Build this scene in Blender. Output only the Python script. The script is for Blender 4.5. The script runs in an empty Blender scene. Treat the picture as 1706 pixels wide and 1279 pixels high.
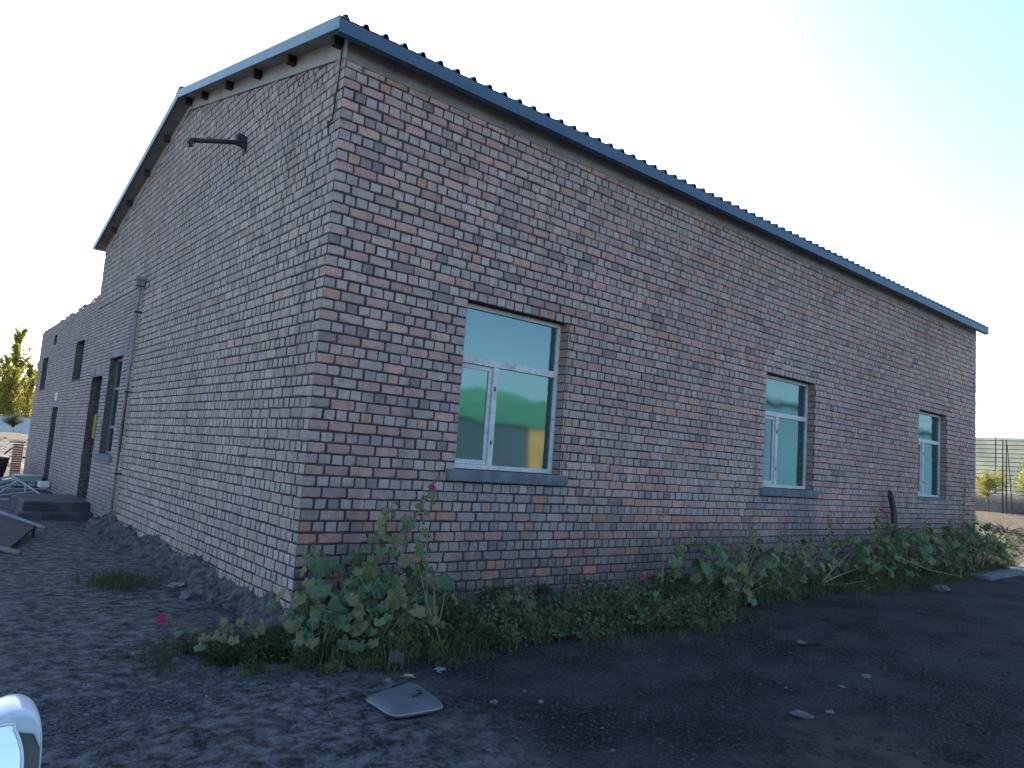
import bpy, math, random
import numpy as np
from mathutils import Vector, Matrix

R = math.radians
scene = bpy.context.scene
col = scene.collection
random.seed(7)
rng = np.random.default_rng(11)

# ------------------------------------------------------------------ camera
cam_d = bpy.data.cameras.new("camera")
cam = bpy.data.objects.new("camera", cam_d)
col.objects.link(cam)
CAM = Vector((-2.780, -6.145, 1.550))
yaw, pitch, roll = 0.8812809, 0.1051503, 0.0724743
f_ = Vector((math.cos(pitch)*math.cos(yaw), math.cos(pitch)*math.sin(yaw), math.sin(pitch)))
r0 = Vector((math.sin(yaw), -math.cos(yaw), 0)); u0 = r0.cross(f_)
r_ = math.cos(roll)*r0 + math.sin(roll)*u0
u_ = -math.sin(roll)*r0 + math.cos(roll)*u0
cam.matrix_world = Matrix(((r_.x, u_.x, -f_.x, CAM.x), (r_.y, u_.y, -f_.y, CAM.y), (r_.z, u_.z, -f_.z, CAM.z), (0, 0, 0, 1)))
cam_d.sensor_fit = 'HORIZONTAL'; cam_d.sensor_width = 36
cam_d.lens = 36*1220.05/1706
cam_d.clip_start = 0.05; cam_d.clip_end = 2000
scene.camera = cam

# ------------------------------------------------------------------ sky, sun, exposure
SUN_AZ, SUN_EL = 62.0, 24.0          # azimuth measured from +X towards +Y: behind the building
world = bpy.data.worlds.new("World"); scene.world = world; world.use_nodes = True
wn = world.node_tree.nodes; wl = world.node_tree.links; wn.clear()
wo = wn.new('ShaderNodeOutputWorld'); bg = wn.new('ShaderNodeBackground'); sky = wn.new('ShaderNodeTexSky')
sky.sky_type = 'NISHITA'; sky.sun_disc = False
sky.sun_elevation = R(SUN_EL); sky.sun_rotation = R(90-SUN_AZ)
sky.air_density = 1.0; sky.dust_density = 1.5; sky.ozone_density = 2.8; sky.altitude = 800
bg.inputs['Strength'].default_value = 0.12
wl.new(sky.outputs[0], bg.inputs['Color']); wl.new(bg.outputs[0], wo.inputs['Surface'])
sun_d = bpy.data.lights.new("sun", 'SUN'); sun = bpy.data.objects.new("sun", sun_d); col.objects.link(sun)
sun_d.energy = 4.2; sun_d.angle = R(0.5); sun_d.color = (1.0, 0.88, 0.7)
sd = Vector((math.cos(R(SUN_EL))*math.cos(R(SUN_AZ)), math.cos(R(SUN_EL))*math.sin(R(SUN_AZ)), math.sin(R(SUN_EL))))
sun.rotation_euler = sd.to_track_quat('Z', 'Y').to_euler()
sun.location = sd*60
vs = scene.view_settings
vs.view_transform = 'Standard'; vs.look = 'None'; vs.gamma = 1.0; vs.use_curve_mapping = False
vs.exposure = 1.75

# ------------------------------------------------------------------ helpers
def lin(r, g, b):
    f = lambda c: (c/255/12.92) if c <= 10 else ((c/255+0.055)/1.055)**2.4
    return (f(r), f(g), f(b))

class MB:
    """collects faces and becomes ONE mesh object"""
    def __init__(s): s.v = []; s.f = []; s.c = []; s.smooth = False
    def add(s, vs_, fs, c=None):
        o = len(s.v); s.v.extend([tuple(p) for p in vs_]); s.f.extend([tuple(i+o for i in f) for f in fs])
        if c is not None:
            s.c.extend([c]*(len(s.v)-len(s.c)))
    def box(s, a, b, c=None, jit=0.0):
        x0, y0, z0 = a; x1, y1, z1 = b
        v = [(x0,y0,z0),(x1,y0,z0),(x1,y1,z0),(x0,y1,z0),(x0,y0,z1),(x1,y0,z1),(x1,y1,z1),(x0,y1,z1)]
        if jit: v = [tuple(q+random.uniform(-jit, jit) for q in p) for p in v]
        s.add(v, [(3,2,1,0),(4,5,6,7),(0,1,5,4),(1,2,6,5),(2,3,7,6),(3,0,4,7)], c)
    def obox(s, ctr, ax, ay, az, c=None):
        ctr, ax, ay, az = Vector(ctr), Vector(ax), Vector(ay), Vector(az)
        v = [ctr+i*ax+j*ay+k*az for k in (-1,1) for i, j in ((-1,-1),(1,-1),(1,1),(-1,1))]
        s.add(v, [(3,2,1,0),(4,5,6,7),(0,1,5,4),(1,2,6,5),(2,3,7,6),(3,0,4,7)], c)
    def tube(s, pts, rad, n=6, c=None, cap=True):
        pts = [Vector(p) for p in pts]
        if not isinstance(rad, (list, tuple)): rad = [rad]*len(pts)
        vs_, fs = [], []
        for i, p in enumerate(pts):
            d = (pts[min(i+1, len(pts)-1)]-pts[max(i-1, 0)]).normalized()
            a = d.cross(Vector((0, 0, 1)))
            if a.length < 1e-3: a = d.cross(Vector((1, 0, 0)))
            a.normalize(); b = d.cross(a)
            for k in range(n):
                t = 2*math.pi*k/n
                vs_.append(p+rad[i]*(math.cos(t)*a+math.sin(t)*b))
        for i in range(len(pts)-1):
            for k in range(n):
                fs.append((i*n+k, i*n+(k+1) % n, (i+1)*n+(k+1) % n, (i+1)*n+k))
        if cap:
            fs.append(tuple(range(n-1, -1, -1))); fs.append(tuple((len(pts)-1)*n+k for k in range(n)))
        s.add(vs_, fs, c)
    def prism(s, poly, d, c=None):
        """poly: 3-D outline, d: extrusion vector"""
        n = len(poly); d = Vector(d)
        vs_ = [Vector(p) for p in poly]+[Vector(p)+d for p in poly]
        fs = [tuple(range(n)), tuple(range(2*n-1, n-1, -1))]+[(i, i+n, (i+1) % n+n, (i+1) % n) for i in range(n)]
        s.add(vs_, fs, c)
    def mesh(s, name, mat=None, smooth=False):
        m = bpy.data.meshes.new(name)
        m.from_pydata(s.v, [], s.f)
        if s.c:
            s.c.extend([(1, 1, 1)]*(len(s.v)-len(s.c)))
            a = m.color_attributes.new("tint", 'FLOAT_COLOR', 'POINT')
            arr = np.ones((len(s.v), 4), np.float32); arr[:, :3] = np.array(s.c, np.float32)
            a.data.foreach_set("color", arr.ravel())
        if mat: m.materials.append(mat)
        if smooth: m.polygons.foreach_set("use_smooth", [True]*len(m.polygons))
        m.update()
        return m
    def build(s, name, mat=None, parent=None, smooth=False, loc=None):
        o = bpy.data.objects.new(name, s.mesh(name, mat, smooth))
        col.objects.link(o)
        if loc is not None: o.location = loc
        if parent: o.parent = parent
        return o

def recalc(o):
    import bmesh
    b = bmesh.new(); b.from_mesh(o.data); bmesh.ops.recalc_face_normals(b, faces=b.faces); b.to_mesh(o.data); b.free(); return o
def bevel(o, w, seg=2):
    m = o.modifiers.new("bevel", 'BEVEL'); m.width = w; m.segments = seg; m.limit_method = 'ANGLE'; m.angle_limit = R(35); return o
def thing(name, label, cat, loc=(0, 0, 0), group=None):
    o = bpy.data.objects.new(name, None); col.objects.link(o); o.location = loc; o.empty_display_size = .1
    return tag(o, label, cat, group)
def tag(o, label=None, cat=None, group=None, kind=None):
    if label: o['label'] = label
    if cat: o['category'] = cat
    if group: o['group'] = group
    if kind: o['kind'] = kind
    return o

# value noise on arrays
_lat = np.random.default_rng(3).random((256, 256))
def vnoise(x, y):
    x = np.asarray(x, float); y = np.asarray(y, float)
    xi = np.floor(x).astype(int); yi = np.floor(y).astype(int)
    fx = x-xi; fy = y-yi; fx = fx*fx*(3-2*fx); fy = fy*fy*(3-2*fy)
    g = lambda a, b: _lat[a % 256, b % 256]
    return (g(xi, yi)*(1-fx)+g(xi+1, yi)*fx)*(1-fy)+(g(xi, yi+1)*(1-fx)+g(xi+1, yi+1)*fx)*fy
def fbm(x, y, o=4):
    t = 0; a = .5
    for k in range(o):
        t = t+a*vnoise(x*2**k+17.3*k, y*2**k+9.1*k); a *= .5
    return t
def sstep(a, b, x):
    t = np.clip((np.asarray(x, float)-a)/(b-a), 0, 1); return t*t*(3-2*t)

# ------------------------------------------------------------------ materials
def mat(name, color, rough=.8, noise=None, bump=None, attr=False, objcol=False, metal=0.0, spec=.3, var=None, transl=0.0, dirt=None):
    """noise=(scale, colour2, lo, hi); bump=(scale, strength, dist); attr: colour from the mesh's own tint; dirt=(scale, colour, amount)"""
    m = bpy.data.materials.new(name); m.use_nodes = True
    nt = m.node_tree; N = nt.nodes; L = nt.links
    p = N['Principled BSDF']; out = N['Material Output']
    p.inputs['Roughness'].default_value = rough; p.inputs['Metallic'].default_value = metal
    p.inputs['Specular IOR Level'].default_value = spec
    geo = N.new('ShaderNodeNewGeometry'); pos = geo.outputs['Position']
    cur = None
    if attr:
        a = N.new('ShaderNodeAttribute'); a.attribute_name = "tint"; cur = a.outputs['Color']
    elif objcol:
        a = N.new('ShaderNodeObjectInfo'); cur = a.outputs['Color']
    else:
        a = N.new('ShaderNodeRGB'); a.outputs[0].default_value = (*color, 1); cur = a.outputs[0]
    def mix(fac, c1, c2, mode='MIX'):
        x = N.new('ShaderNodeMix'); x.data_type = 'RGBA'; x.blend_type = mode
        if isinstance(fac, float): x.inputs[0].default_value = fac
        else: L.new(fac, x.inputs[0])
        L.new(c1, x.inputs[6])
        if isinstance(c2, tuple): x.inputs[7].default_value = (*c2, 1)
        else: L.new(c2, x.inputs[7])
        return x.outputs[2]
    def nz(scale, lo, hi, detail=4.0, vec=None):
        t = N.new('ShaderNodeTexNoise'); t.inputs['Scale'].default_value = scale; t.inputs['Detail'].default_value = detail
        L.new(vec or pos, t.inputs['Vector'])
        r = N.new('ShaderNodeMapRange'); r.inputs[1].default_value = lo; r.inputs[2].default_value = hi
        L.new(t.outputs[0], r.inputs[0]); return r.outputs[0]
    if noise: cur = mix(nz(noise[0], noise[2], noise[3]), cur, noise[1])
    if dirt:
        for d in (dirt if isinstance(dirt, list) else [dirt]):
            vec = None
            if len(d) > 5:
                mp = N.new('ShaderNodeMapping'); mp.inputs['Scale'].default_value = d[5]; L.new(pos, mp.inputs[0]); vec = mp.outputs[0]
            k = nz(d[0], d[3] if len(d) > 3 else .45, d[4] if len(d) > 4 else .75, vec=vec)
            q = N.new('ShaderNodeMath'); q.operation = 'MULTIPLY'; q.inputs[1].default_value = d[2]; L.new(k, q.inputs[0])
            cur = mix(q.outputs[0], cur, d[1])
    L.new(cur, p.inputs['Base Color'])
    if bump:
        t = N.new('ShaderNodeTexNoise'); t.inputs['Scale'].default_value = bump[0]; t.inputs['Detail'].default_value = 6
        L.new(pos, t.inputs['Vector'])
        b = N.new('ShaderNodeBump'); b.inputs['Strength'].default_value = bump[1]; b.inputs['Distance'].default_value = bump[2]
        L.new(t.outputs[0], b.inputs['Height']); L.new(b.outputs[0], p.inputs['Normal'])
    if transl:
        tr = N.new('ShaderNodeBsdfTranslucent'); L.new(cur, tr.inputs['Color'])
        ms = N.new('ShaderNodeMixShader'); ms.inputs[0].default_value = transl
        L.new(p.outputs[0], ms.inputs[1]); L.new(tr.outputs[0], ms.inputs[2]); L.new(ms.outputs[0], out.inputs['Surface'])
    m['_cur'] = 0
    return m

DUST = (.115, .095, .093)
def brick_mat(name, **k):
    return mat(name, (.3, .2, .2), rough=.9, bump=(70, .55, .006), spec=.15,
               dirt=[(26, (.40, .32, .31), .55, .52, .70), (55, (.17, .13, .125), .4, .5, .70), (13, DUST, .42, .5, .70), (2.2, (.27, .22, .205), .25, .48, .72), (1.0, (.13, .105, .10), .42, .55, .75, (3.2, 3.2, .28)), (1.0, (.50, .44, .395), .35, .60, .75, (1.1, 1.1, .7))], **k)
M = {}
M['brick_one'] = brick_mat("brick_single", objcol=True)
M['brick_many'] = brick_mat("brick_mass", attr=True)
M['mortar'] = mat("mortar", (.045, .041, .044), .95, noise=(9, (.085, .078, .078), .5, .8), bump=(60, .8, .01))
M['old_mortar'] = mat("old_mortar", (.07, .065, .064), .95, noise=(9, (.13, .12, .115), .45, .75), bump=(60, .8, .01))
M['concrete'] = mat("concrete", (.25, .235, .225), .9, noise=(3, (.17, .16, .16), .4, .75), bump=(30, .4, .01), dirt=(11, (.32, .30, .28), .4))
M['coping'] = mat("coping_plaster", (.42, .39, .355), .9, noise=(2.5, (.33, .31, .285), .4, .75), bump=(40, .3, .008))
M['lintel'] = mat("lintel_concrete", (.30, .26, .245), .9, noise=(4, (.16, .145, .14), .4, .7), bump=(40, .4, .008))
M['sill'] = mat("sill_concrete", (.15, .165, .18), .85, noise=(8, (.10, .11, .125), .4, .7), bump=(50, .3, .006))
M['blue_steel'] = mat("blue_painted_steel", (.028, .07, .125), .5, noise=(3, (.042, .092, .145), .4, .7), spec=.5, dirt=(14, (.10, .13, .16), .4))
M['skylit_trim'] = mat("skylit_blue_trim", (.19, .30, .31), .45, noise=(3, (.15, .25, .265), .4, .7), spec=.5, dirt=(14, (.2, .25, .27), .4))  # lighter copy of the blue paint, sky light on the gable side painted in
M['dark_steel'] = mat("dark_steel", (.035, .034, .036), .7, noise=(20, (.07, .055, .05), .5, .8))
M['soffit'] = mat("soffit_board", (.26, .245, .23), .8, noise=(5, (.18, .17, .165), .4, .7))
M['upvc'] = mat("white_window_plastic", (.56, .56, .54), .45, noise=(6, (.40, .40, .385), .45, .75), spec=.4, dirt=[(22, (.22, .21, .20), .5, .52, .72)])
M['grey_frame'] = mat("grey_window_metal", (.10, .14, .15), .5, noise=(6, (.15, .19, .2), .5, .8), spec=.4)
M['dark_inside'] = mat("dark_room", (.03, .03, .03), .95)
M['coal'] = mat("coal_dust_block", (.05, .052, .058), .95, noise=(5, (.10, .10, .105), .45, .7), bump=(30, .6, .02))

def glass_mat(name, tint, dark, refl, rough=.02):
    m = bpy.data.materials.new(name); m.use_nodes = True
    nt = m.node_tree; N = nt.nodes; L = nt.links; N.clear()
    out = N.new('ShaderNodeOutputMaterial'); g = N.new('ShaderNodeBsdfGlossy'); d = N.new('ShaderNodeBsdfDiffuse'); ms = N.new('ShaderNodeMixShader')
    g.inputs['Color'].default_value = (*tint, 1); g.inputs['Roughness'].default_value = rough
    d.inputs['Color'].default_value = (*dark, 1)
    fr = N.new('ShaderNodeLayerWeight'); fr.inputs['Blend'].default_value = .25
    mr = N.new('ShaderNodeMapRange'); mr.inputs[1].default_value = 0; mr.inputs[2].default_value = 1; mr.inputs[3].default_value = refl; mr.inputs[4].default_value = 1
    L.new(fr.outputs['Fresnel'], mr.inputs[0]); L.new(mr.outputs[0], ms.inputs[0])
    tx = N.new('ShaderNodeTexNoise'); tx.inputs['Scale'].default_value = 1.7; tx.inputs['Detail'].default_value = 1
    ge = N.new('ShaderNodeNewGeometry'); L.new(ge.outputs['Position'], tx.inputs['Vector'])
    b = N.new('ShaderNodeBump'); b.inputs['Strength'].default_value = .07; b.inputs['Distance'].default_value = .05
    L.new(tx.outputs[0], b.inputs['Height']); L.new(b.outputs[0], g.inputs['Normal'])
    L.new(d.outputs[0], ms.inputs[1]); L.new(g.outputs[0], ms.inputs[2]); L.new(ms.outputs[0], out.inputs['Surface'])
    return m
M['glass'] = glass_mat("teal_coated_glass", (.27, .40, .385), (.05, .085, .095), .45, .055)
M['annex_glass'] = glass_mat("pale_glass", (.60, .72, .72), (.02, .03, .03), .45)

# ------------------------------------------------------------------ ground
def ground_z(x, y):
    x = np.asarray(x, float); y = np.asarray(y, float)
    near = np.exp(-((x-1)/22)**2-((y+1)/22)**2)
    z = .12*sstep(8.5, 13, y)*(1-sstep(.5, 2.5, x))
    z = z+near*(.07*(fbm(x*.9+5, y*.9+3)-.47)+.03*(fbm(x*5, y*5, 3)-.44))
    z = z-.05*np.exp(-((x-.0)/.9)**2-((y+.3)/.8)**2)
    far = sstep(18, 30, np.hypot(x, y))
    z = z+far*.25*(fbm(x*.15+40, y*.15+8)-.47)
    z = z+sstep(22, 60, y)*(1-sstep(2, 12, x))*1.15      # land rises gently towards the white wall
    return z
def gz(x, y): return float(ground_z(x, y))
def axis(lo, hi, step, out0, out1, g=1.17):
    a = list(np.arange(lo, hi+1e-6, step)); s = step; v = hi
    while v < out1: s *= g; v += s; a.append(v)
    s = step; v = lo; b = []
    while v > out0: s *= g; v -= s; b.append(v)
    return np.array(b[::-1]+a)
gx = axis(-3.2, 6.5, .045, -500, 700); gy = axis(-5.6, 1.2, .045, -500, 700)
X, Y = np.meshgrid(gx, gy, indexing='ij'); Z = ground_z(X, Y)
rough_near = np.exp(-((X-1)/7)**2-((Y+2)/5)**2)
Z = Z+rough_near*(.022*(fbm(X*11, Y*11, 3)-.44)+.016*np.maximum(0, vnoise(X*21, Y*21)-.70)*3)
for off in (0, .42, 1.75, 2.15):      # shallow wheel ruts running across the yard
    dl_ = (Y+2.75+off-.10*X+.15*np.sin(X*.7)); Z = Z-.022*np.exp(-(dl_/.11)**2)*rough_near+.010*np.exp(-((dl_-.2)/.08)**2)*rough_near
nx, ny = len(gx), len(gy)
vv = np.stack([X.ravel(), Y.ravel(), Z.ravel()], 1)
i, j = np.meshgrid(np.arange(nx-1), np.arange(ny-1), indexing='ij'); a = (i*ny+j).ravel()
ff = np.stack([a, a+ny, a+ny+1, a+1], 1)
gm = bpy.data.meshes.new("ground"); gm.from_pydata(vv.tolist(), [], ff.tolist())
gm.polygons.foreach_set("use_smooth", [True]*len(gm.polygons))
def ground_mat():
    m = bpy.data.materials.new("coal_yard_ground"); m.use_nodes = True
    nt = m.node_tree; N = nt.nodes; L = nt.links; p = N['Principled BSDF']
    p.inputs['Roughness'].default_value = .95; p.inputs['Specular IOR Level'].default_value = .12
    geo = N.new('ShaderNodeNewGeometry'); pos = geo.outputs['Position']
    sep = N.new('ShaderNodeSeparateXYZ'); L.new(pos, sep.inputs[0])
    def math_(op, a, b=None, c=None):
        n = N.new('ShaderNodeMath'); n.operation = op; n.use_clamp = False
        for k, q in enumerate((a, b, c)):
            if q is None: continue
            if isinstance(q, (int, float)): n.inputs[k].default_value = q
            else: L.new(q, n.inputs[k])
        return n.outputs[0]
    def nz(scale, detail=5, off=(0, 0, 0), rough=.6):
        mp = N.new('ShaderNodeMapping'); mp.inputs['Location'].default_value = off; L.new(pos, mp.inputs[0])
        t = N.new('ShaderNodeTexNoise'); t.inputs['Scale'].default_value = scale; t.inputs['Detail'].default_value = detail; t.inputs['Roughness'].default_value = rough
        L.new(mp.outputs[0], t.inputs['Vector']); return t.outputs[0]
    def rng_(v, a, b, c=0., d=1.):
        r = N.new('ShaderNodeMapRange'); r.interpolation_type = 'SMOOTHSTEP'
        for k, q in enumerate((a, b, c, d)): r.inputs[k+1].default_value = q
        L.new(v, r.inputs[0]); return r.outputs[0]
    def mix(fac, c1, c2):
        x = N.new('ShaderNodeMix'); x.data_type = 'RGBA'; L.new(fac, x.inputs[0])
        for k, c in ((6, c1), (7, c2)):
            if isinstance(c, tuple): x.inputs[k].default_value = (*c, 1)
            else: L.new(c, x.inputs[k])
        return x.outputs[2]
    base = mix(rng_(nz(1.1), .35, .65), (.020, .0195, .0195), (.054, .052, .051))
    base = mix(math_('MULTIPLY', rng_(nz(38, 4), .48, .70), .85), base, (.10, .099, .099))          # grit
    base = mix(math_('MULTIPLY', rng_(nz(120, 2, (3, 1, 0)), .6, .75), .55), base, (.14, .14, .145))
    # grey gravelly strip left of the weeds (a worn track, its own colour)
    wob = math_('MULTIPLY', math_('SUBTRACT', nz(1.6, 4, (9, 2, 0)), .5), 1.6)
    fx = math_('ADD', sep.outputs[0], wob)
    fy = math_('ADD', sep.outputs[1], math_('MULTIPLY', math_('SUBTRACT', nz(1.3, 4, (1, 7, 0)), .5), 1.8))
    left = math_('MULTIPLY', rng_(fx, .5, -.7), rng_(nz(9, 8, (4, 4, 0), .75), .38, .66))
    base = mix(math_('MULTIPLY', left, .9), base, (.25, .245, .243))
    # tan sandy spill in front
    dx = math_('DIVIDE', math_('SUBTRACT', fx, 1.75), .75); dy = math_('DIVIDE', math_('SUBTRACT', fy, -4.1), .6)
    rr = math_('ADD', math_('MULTIPLY', dx, dx), math_('MULTIPLY', dy, dy))
    sp = math_('MULTIPLY', rng_(rr, 1.3, .1), rng_(nz(5, 6, (6, 2, 0)), .35, .6))
    base = mix(math_('MULTIPLY', sp, .75), base, (.13, .105, .075))
    # pale sand beyond the building and far left
    sandc = mix(rng_(nz(1.4, 6, (2, 2, 0)), .35, .7), (.10, .082, .058), (.165, .132, .092))
    sandc = mix(rng_(nz(.5, 6, (8, 2, 0)), .58, .7), sandc, (.085, .085, .055))
    s1 = rng_(math_('ADD', fx, math_('MULTIPLY', sep.outputs[1], -.4)), 16.4, 17.6)
    s2 = math_('MULTIPLY', rng_(fy, 19, 23), rng_(sep.outputs[0], 14., 4.))
    s = math_('MAXIMUM', math_('MAXIMUM', s1, s2), rng_(fy, -7.5, -9.0))  # third mask: unseen sand behind the camera, added to bounce light onto the walls
    base = mix(s, base, sandc)
    L.new(base, p.inputs['Base Color'])
    b1 = N.new('ShaderNodeBump'); b1.inputs['Strength'].default_value = .8; b1.inputs['Distance'].default_value = .022
    b2 = N.new('ShaderNodeBump'); b2.inputs['Strength'].default_value = 1.0; b2.inputs['Distance'].default_value = .018
    L.new(nz(14, 8, rough=.75), b1.inputs['Height']); L.new(nz(70, 5, (5, 5, 5), .7), b2.inputs['Height']); L.new(b1.outputs[0], b2.inputs['Normal']); L.new(b2.outputs[0], p.inputs['Normal'])
    return m
M['ground'] = ground_mat(); gm.materials.append(M['ground'])
ground = bpy.data.objects.new("ground", gm); col.objects.link(ground)
tag(ground, "dark coal dusted yard ground, sandy beyond the brick building", kind='structure')

# dark earth bank beyond the sand at the right, closing the ground towards the fence
def bank(name, x0, x1, y0, y1, h, label):
    n = 90; ys = np.linspace(y0, y1, n); prof = [(0, -.1), (.12, .55), (.25, .85), (.4, 1), (.75, .97), (1, -.1)]
    v, f = [], []
    for k, y in enumerate(ys):
        hh = h*(.9+.25*float(fbm(y*.12, 3.)-.3))
        for q, (t, s) in enumerate(prof):
            v.append((x0+(x1-x0)*t+1.2*(float(vnoise(y*.2, q*3.1))-.5), y, hh*s+.12*(float(vnoise(y*.9, q*7.7))-.5)))
    m_ = len(prof)
    for k in range(n-1):
        for q in range(m_-1): f.append((k*m_+q, k*m_+q+1, (k+1)*m_+q+1, (k+1)*m_+q))
    b = MB(); b.add(v, f); o = b.build(name, M['coal'], smooth=True)
    return tag(o, label, kind='structure')
bank("coal_bank", 79, 90, -60, 75, 1.95, "long low dark coal bank beyond the sand at the right")

# ------------------------------------------------------------------ bricks
H = .1                       # course height of the big perforated bricks
LX, LY = 16.19, 10.5         # long wall along +X, gable wall along +Y
ZB = 5.16                    # underside of the ring beam
WIN = [(1.60, 3.075), (7.345, 8.833), (13.016, 14.46)]; WZ = (1.44, 3.198)
def gable_z(y):              # underside of the sloping coping
    return 5.19+.2405*y if y < 5.3 else 6.465-.2625*(y-5.3)

def blend(c, d, t): return tuple(a*(1-t)+b*t for a, b in zip(c, d))
def bcol(head, face):
    a = random.random()
    if head:
        c = random.choice([(.33,.275,.265),(.34,.27,.26),(.31,.25,.25),(.35,.30,.275),(.35,.255,.24),(.31,.285,.275)])
    else:
        c = random.choice([(.33,.215,.21),(.36,.235,.225),(.29,.205,.215),(.37,.245,.22),(.31,.25,.24),(.38,.235,.215)])
    if not head and random.random() < .45: c = blend(c, (.34, .285, .27), random.uniform(.3, .9))
    if a < .03: c = (.38, .235, .17)
    elif a < .05: c = (.34, .285, .225)
    elif a < .10: c = (.20, .16, .165)
    if face == 'left': c = tuple(.4*q+.6*w for q, w in zip(c, (.50, .425, .37)))  # gable face made paler: its brighter sky light is put into the brick colour
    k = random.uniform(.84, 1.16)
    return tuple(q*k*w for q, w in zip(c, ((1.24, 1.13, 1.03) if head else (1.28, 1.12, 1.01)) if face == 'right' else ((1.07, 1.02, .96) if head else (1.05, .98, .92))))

bricks = []   # (face, a0, a1, z0, z1L, z1R, head, colour)
def lay(face, length, z_lo, z_hi, head_first, holes, top=None, start=0.0, joint=.015, wob=0.0):
    k = 0
    n = int(round((z_hi-z_lo)/H))
    for k in range(n):
        z0 = z_lo+k*H
        head = (k % 2 == 0) == head_first
        pitch = .125 if head else .25
        u = start
        first = True
        while u < length-1e-6:
            w = pitch
            if first: w = .122 if head else .185; first = False
            if not head and random.random() < .02: w = .125
            u1 = min(u+w, length)
            if length-u1 < .04: u1 = length
            segs = [(u, u1)]
            for h0, h1, hz0, hz1 in holes:
                if z0+H*.5 > hz0 and z0+H*.5 < hz1:
                    ns = []
                    for s0, s1 in segs:
                        if s1 <= h0 or s0 >= h1: ns.append((s0, s1)); continue
                        if s0 < h0: ns.append((s0, h0+.012))
                        if s1 > h1: ns.append((h1-.0, s1))
                    segs = ns
            for s0, s1 in segs:
                if s1-s0 < .035: continue
                wv = .012*(float(fbm(s0*.7+k*.13, k*.31, 2))-.38)
                vj = joint*(.62 if face == 'right' else .85); a0 = s0+vj+random.uniform(-.005, .004); a1 = s1-vj+random.uniform(-.004, .005)
                b0 = z0+joint*.5+wv+random.uniform(-.0025, .0025); b1 = z0+H-joint*.5+wv+random.uniform(-.0025, .0025)
                zl = zr = b1
                if top:
                    zl = min(b1, top(a0)-.012); zr = min(b1, top(a1)-.012)
                    if max(zl, zr)-b0 < .02: continue
                    zl = max(zl, b0+.004); zr = max(zr, b0+.004)
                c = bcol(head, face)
                uc = (a0+a1)/2; zc = (b0+b1)/2
                if face == 'right':
                    for w0, w1 in WIN:     # cement wash run down under the sills
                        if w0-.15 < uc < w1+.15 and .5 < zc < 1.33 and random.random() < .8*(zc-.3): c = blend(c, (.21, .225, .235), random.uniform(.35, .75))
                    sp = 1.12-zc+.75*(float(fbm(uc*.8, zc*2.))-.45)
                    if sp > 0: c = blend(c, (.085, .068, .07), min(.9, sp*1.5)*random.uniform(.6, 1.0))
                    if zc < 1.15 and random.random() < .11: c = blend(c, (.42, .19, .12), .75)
                else:
                    e = math.exp(-((uc-3.3)/.55)**2-((zc-4.7)/.35)**2)
                    c = blend(c, (.40, .40, .37), .55*e)
                    sp = .35-zc+.5*(float(fbm(uc*.8, zc*2.))-.45)
                    if sp > 0: c = blend(c, (.14, .125, .125), min(.6, sp*1.4))
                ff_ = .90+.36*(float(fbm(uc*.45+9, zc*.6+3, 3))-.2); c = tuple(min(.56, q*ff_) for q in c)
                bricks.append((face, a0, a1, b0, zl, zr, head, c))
            u = u1

lay('right', LX, 0.0, 5.2, True, [(a-.0, b, WZ[0], WZ[1]) for a, b in WIN]+[(0, .0, 0, 0)], top=lambda u: ZB+.012, start=-.010)
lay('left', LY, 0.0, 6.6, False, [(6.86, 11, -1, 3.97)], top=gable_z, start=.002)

def brick_world(face, u, z, out):
    return (u, -out, z) if face == 'right' else (-out, u, z)
def add_brick(mb, face, a0, a1, b0, zl, zr, c, out=None, bev=.006):
    out = out if out is not None else (random.uniform(.008, .014) if face == 'right' else random.uniform(.003, .007))
    t0, t1 = random.uniform(-.003, .003), random.uniform(-.003, .003)
    o2 = out-bev*.8
    q = [(a0, b0), (a1, b0), (a1, zr), (a0, zl)]
    b_ = bev; ring0 = [brick_world(face, u, z, -.004) for u, z in q]
    ring1 = [brick_world(face, u, z, o2) for u, z in q]
    if bev > .005:
        q = [(u+random.uniform(-.004, .004), z+random.uniform(-.0035, .0035)) for u, z in q]; ring1 = [brick_world(face, u, z, o2) for u, z in q]
    s = lambda u, z: (u+(bev if u == a0 else -bev)*random.uniform(.5, 1.6), z+(bev if z == b0 else -bev)*random.uniform(.4, 1.3))
    e_ = lambda: random.uniform(.5, 2.2)
    q2 = [(q[0][0]+bev*e_(), q[0][1]+bev*e_()*.8), (q[1][0]-bev*e_(), q[1][1]+bev*e_()*.8), (a1-bev*e_(), max(b0+.002, zr-bev*random.uniform(.4, 1.3))), (a0+bev*e_(), max(b0+.002, zl-bev*random.uniform(.4, 1.3)))]
    outs = [out+t0, out+t1, out+t1, out+t0]
    ring2 = [brick_world(face, u, z, o) for (u, z), o in zip(q2, outs)]
    v = ring0+ring1+ring2
    f = []
    for r in (0, 4):
        for k in range(4):
            k2 = (k+1) % 4; f.append((r+k, r+k2, r+4+k2, r+4+k))
    f.append((8, 9, 10, 11))
    if face == 'left': f = [tuple(reversed(t)) for t in f]
    mb.add(v, f, c)

def area_px(b):
    p = Vector(brick_world(b[0], (b[1]+b[2])/2, (b[3]+b[4])/2, 0)); d = p-CAM; L_ = d.length
    n = Vector((0, -1, 0)) if b[0] == 'right' else Vector((-1, 0, 0))
    dz = d.dot(f_)
    if dz < .2: return 0
    xs = d.dot(r_)/dz*1220; ys = d.dot(u_)/dz*1220
    if abs(xs) > 853 or abs(ys) > 640: return 0
    return (b[2]-b[1])*(min(b[4], b[5])-b[3])*abs(n.dot(d))/L_/dz**2

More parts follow.
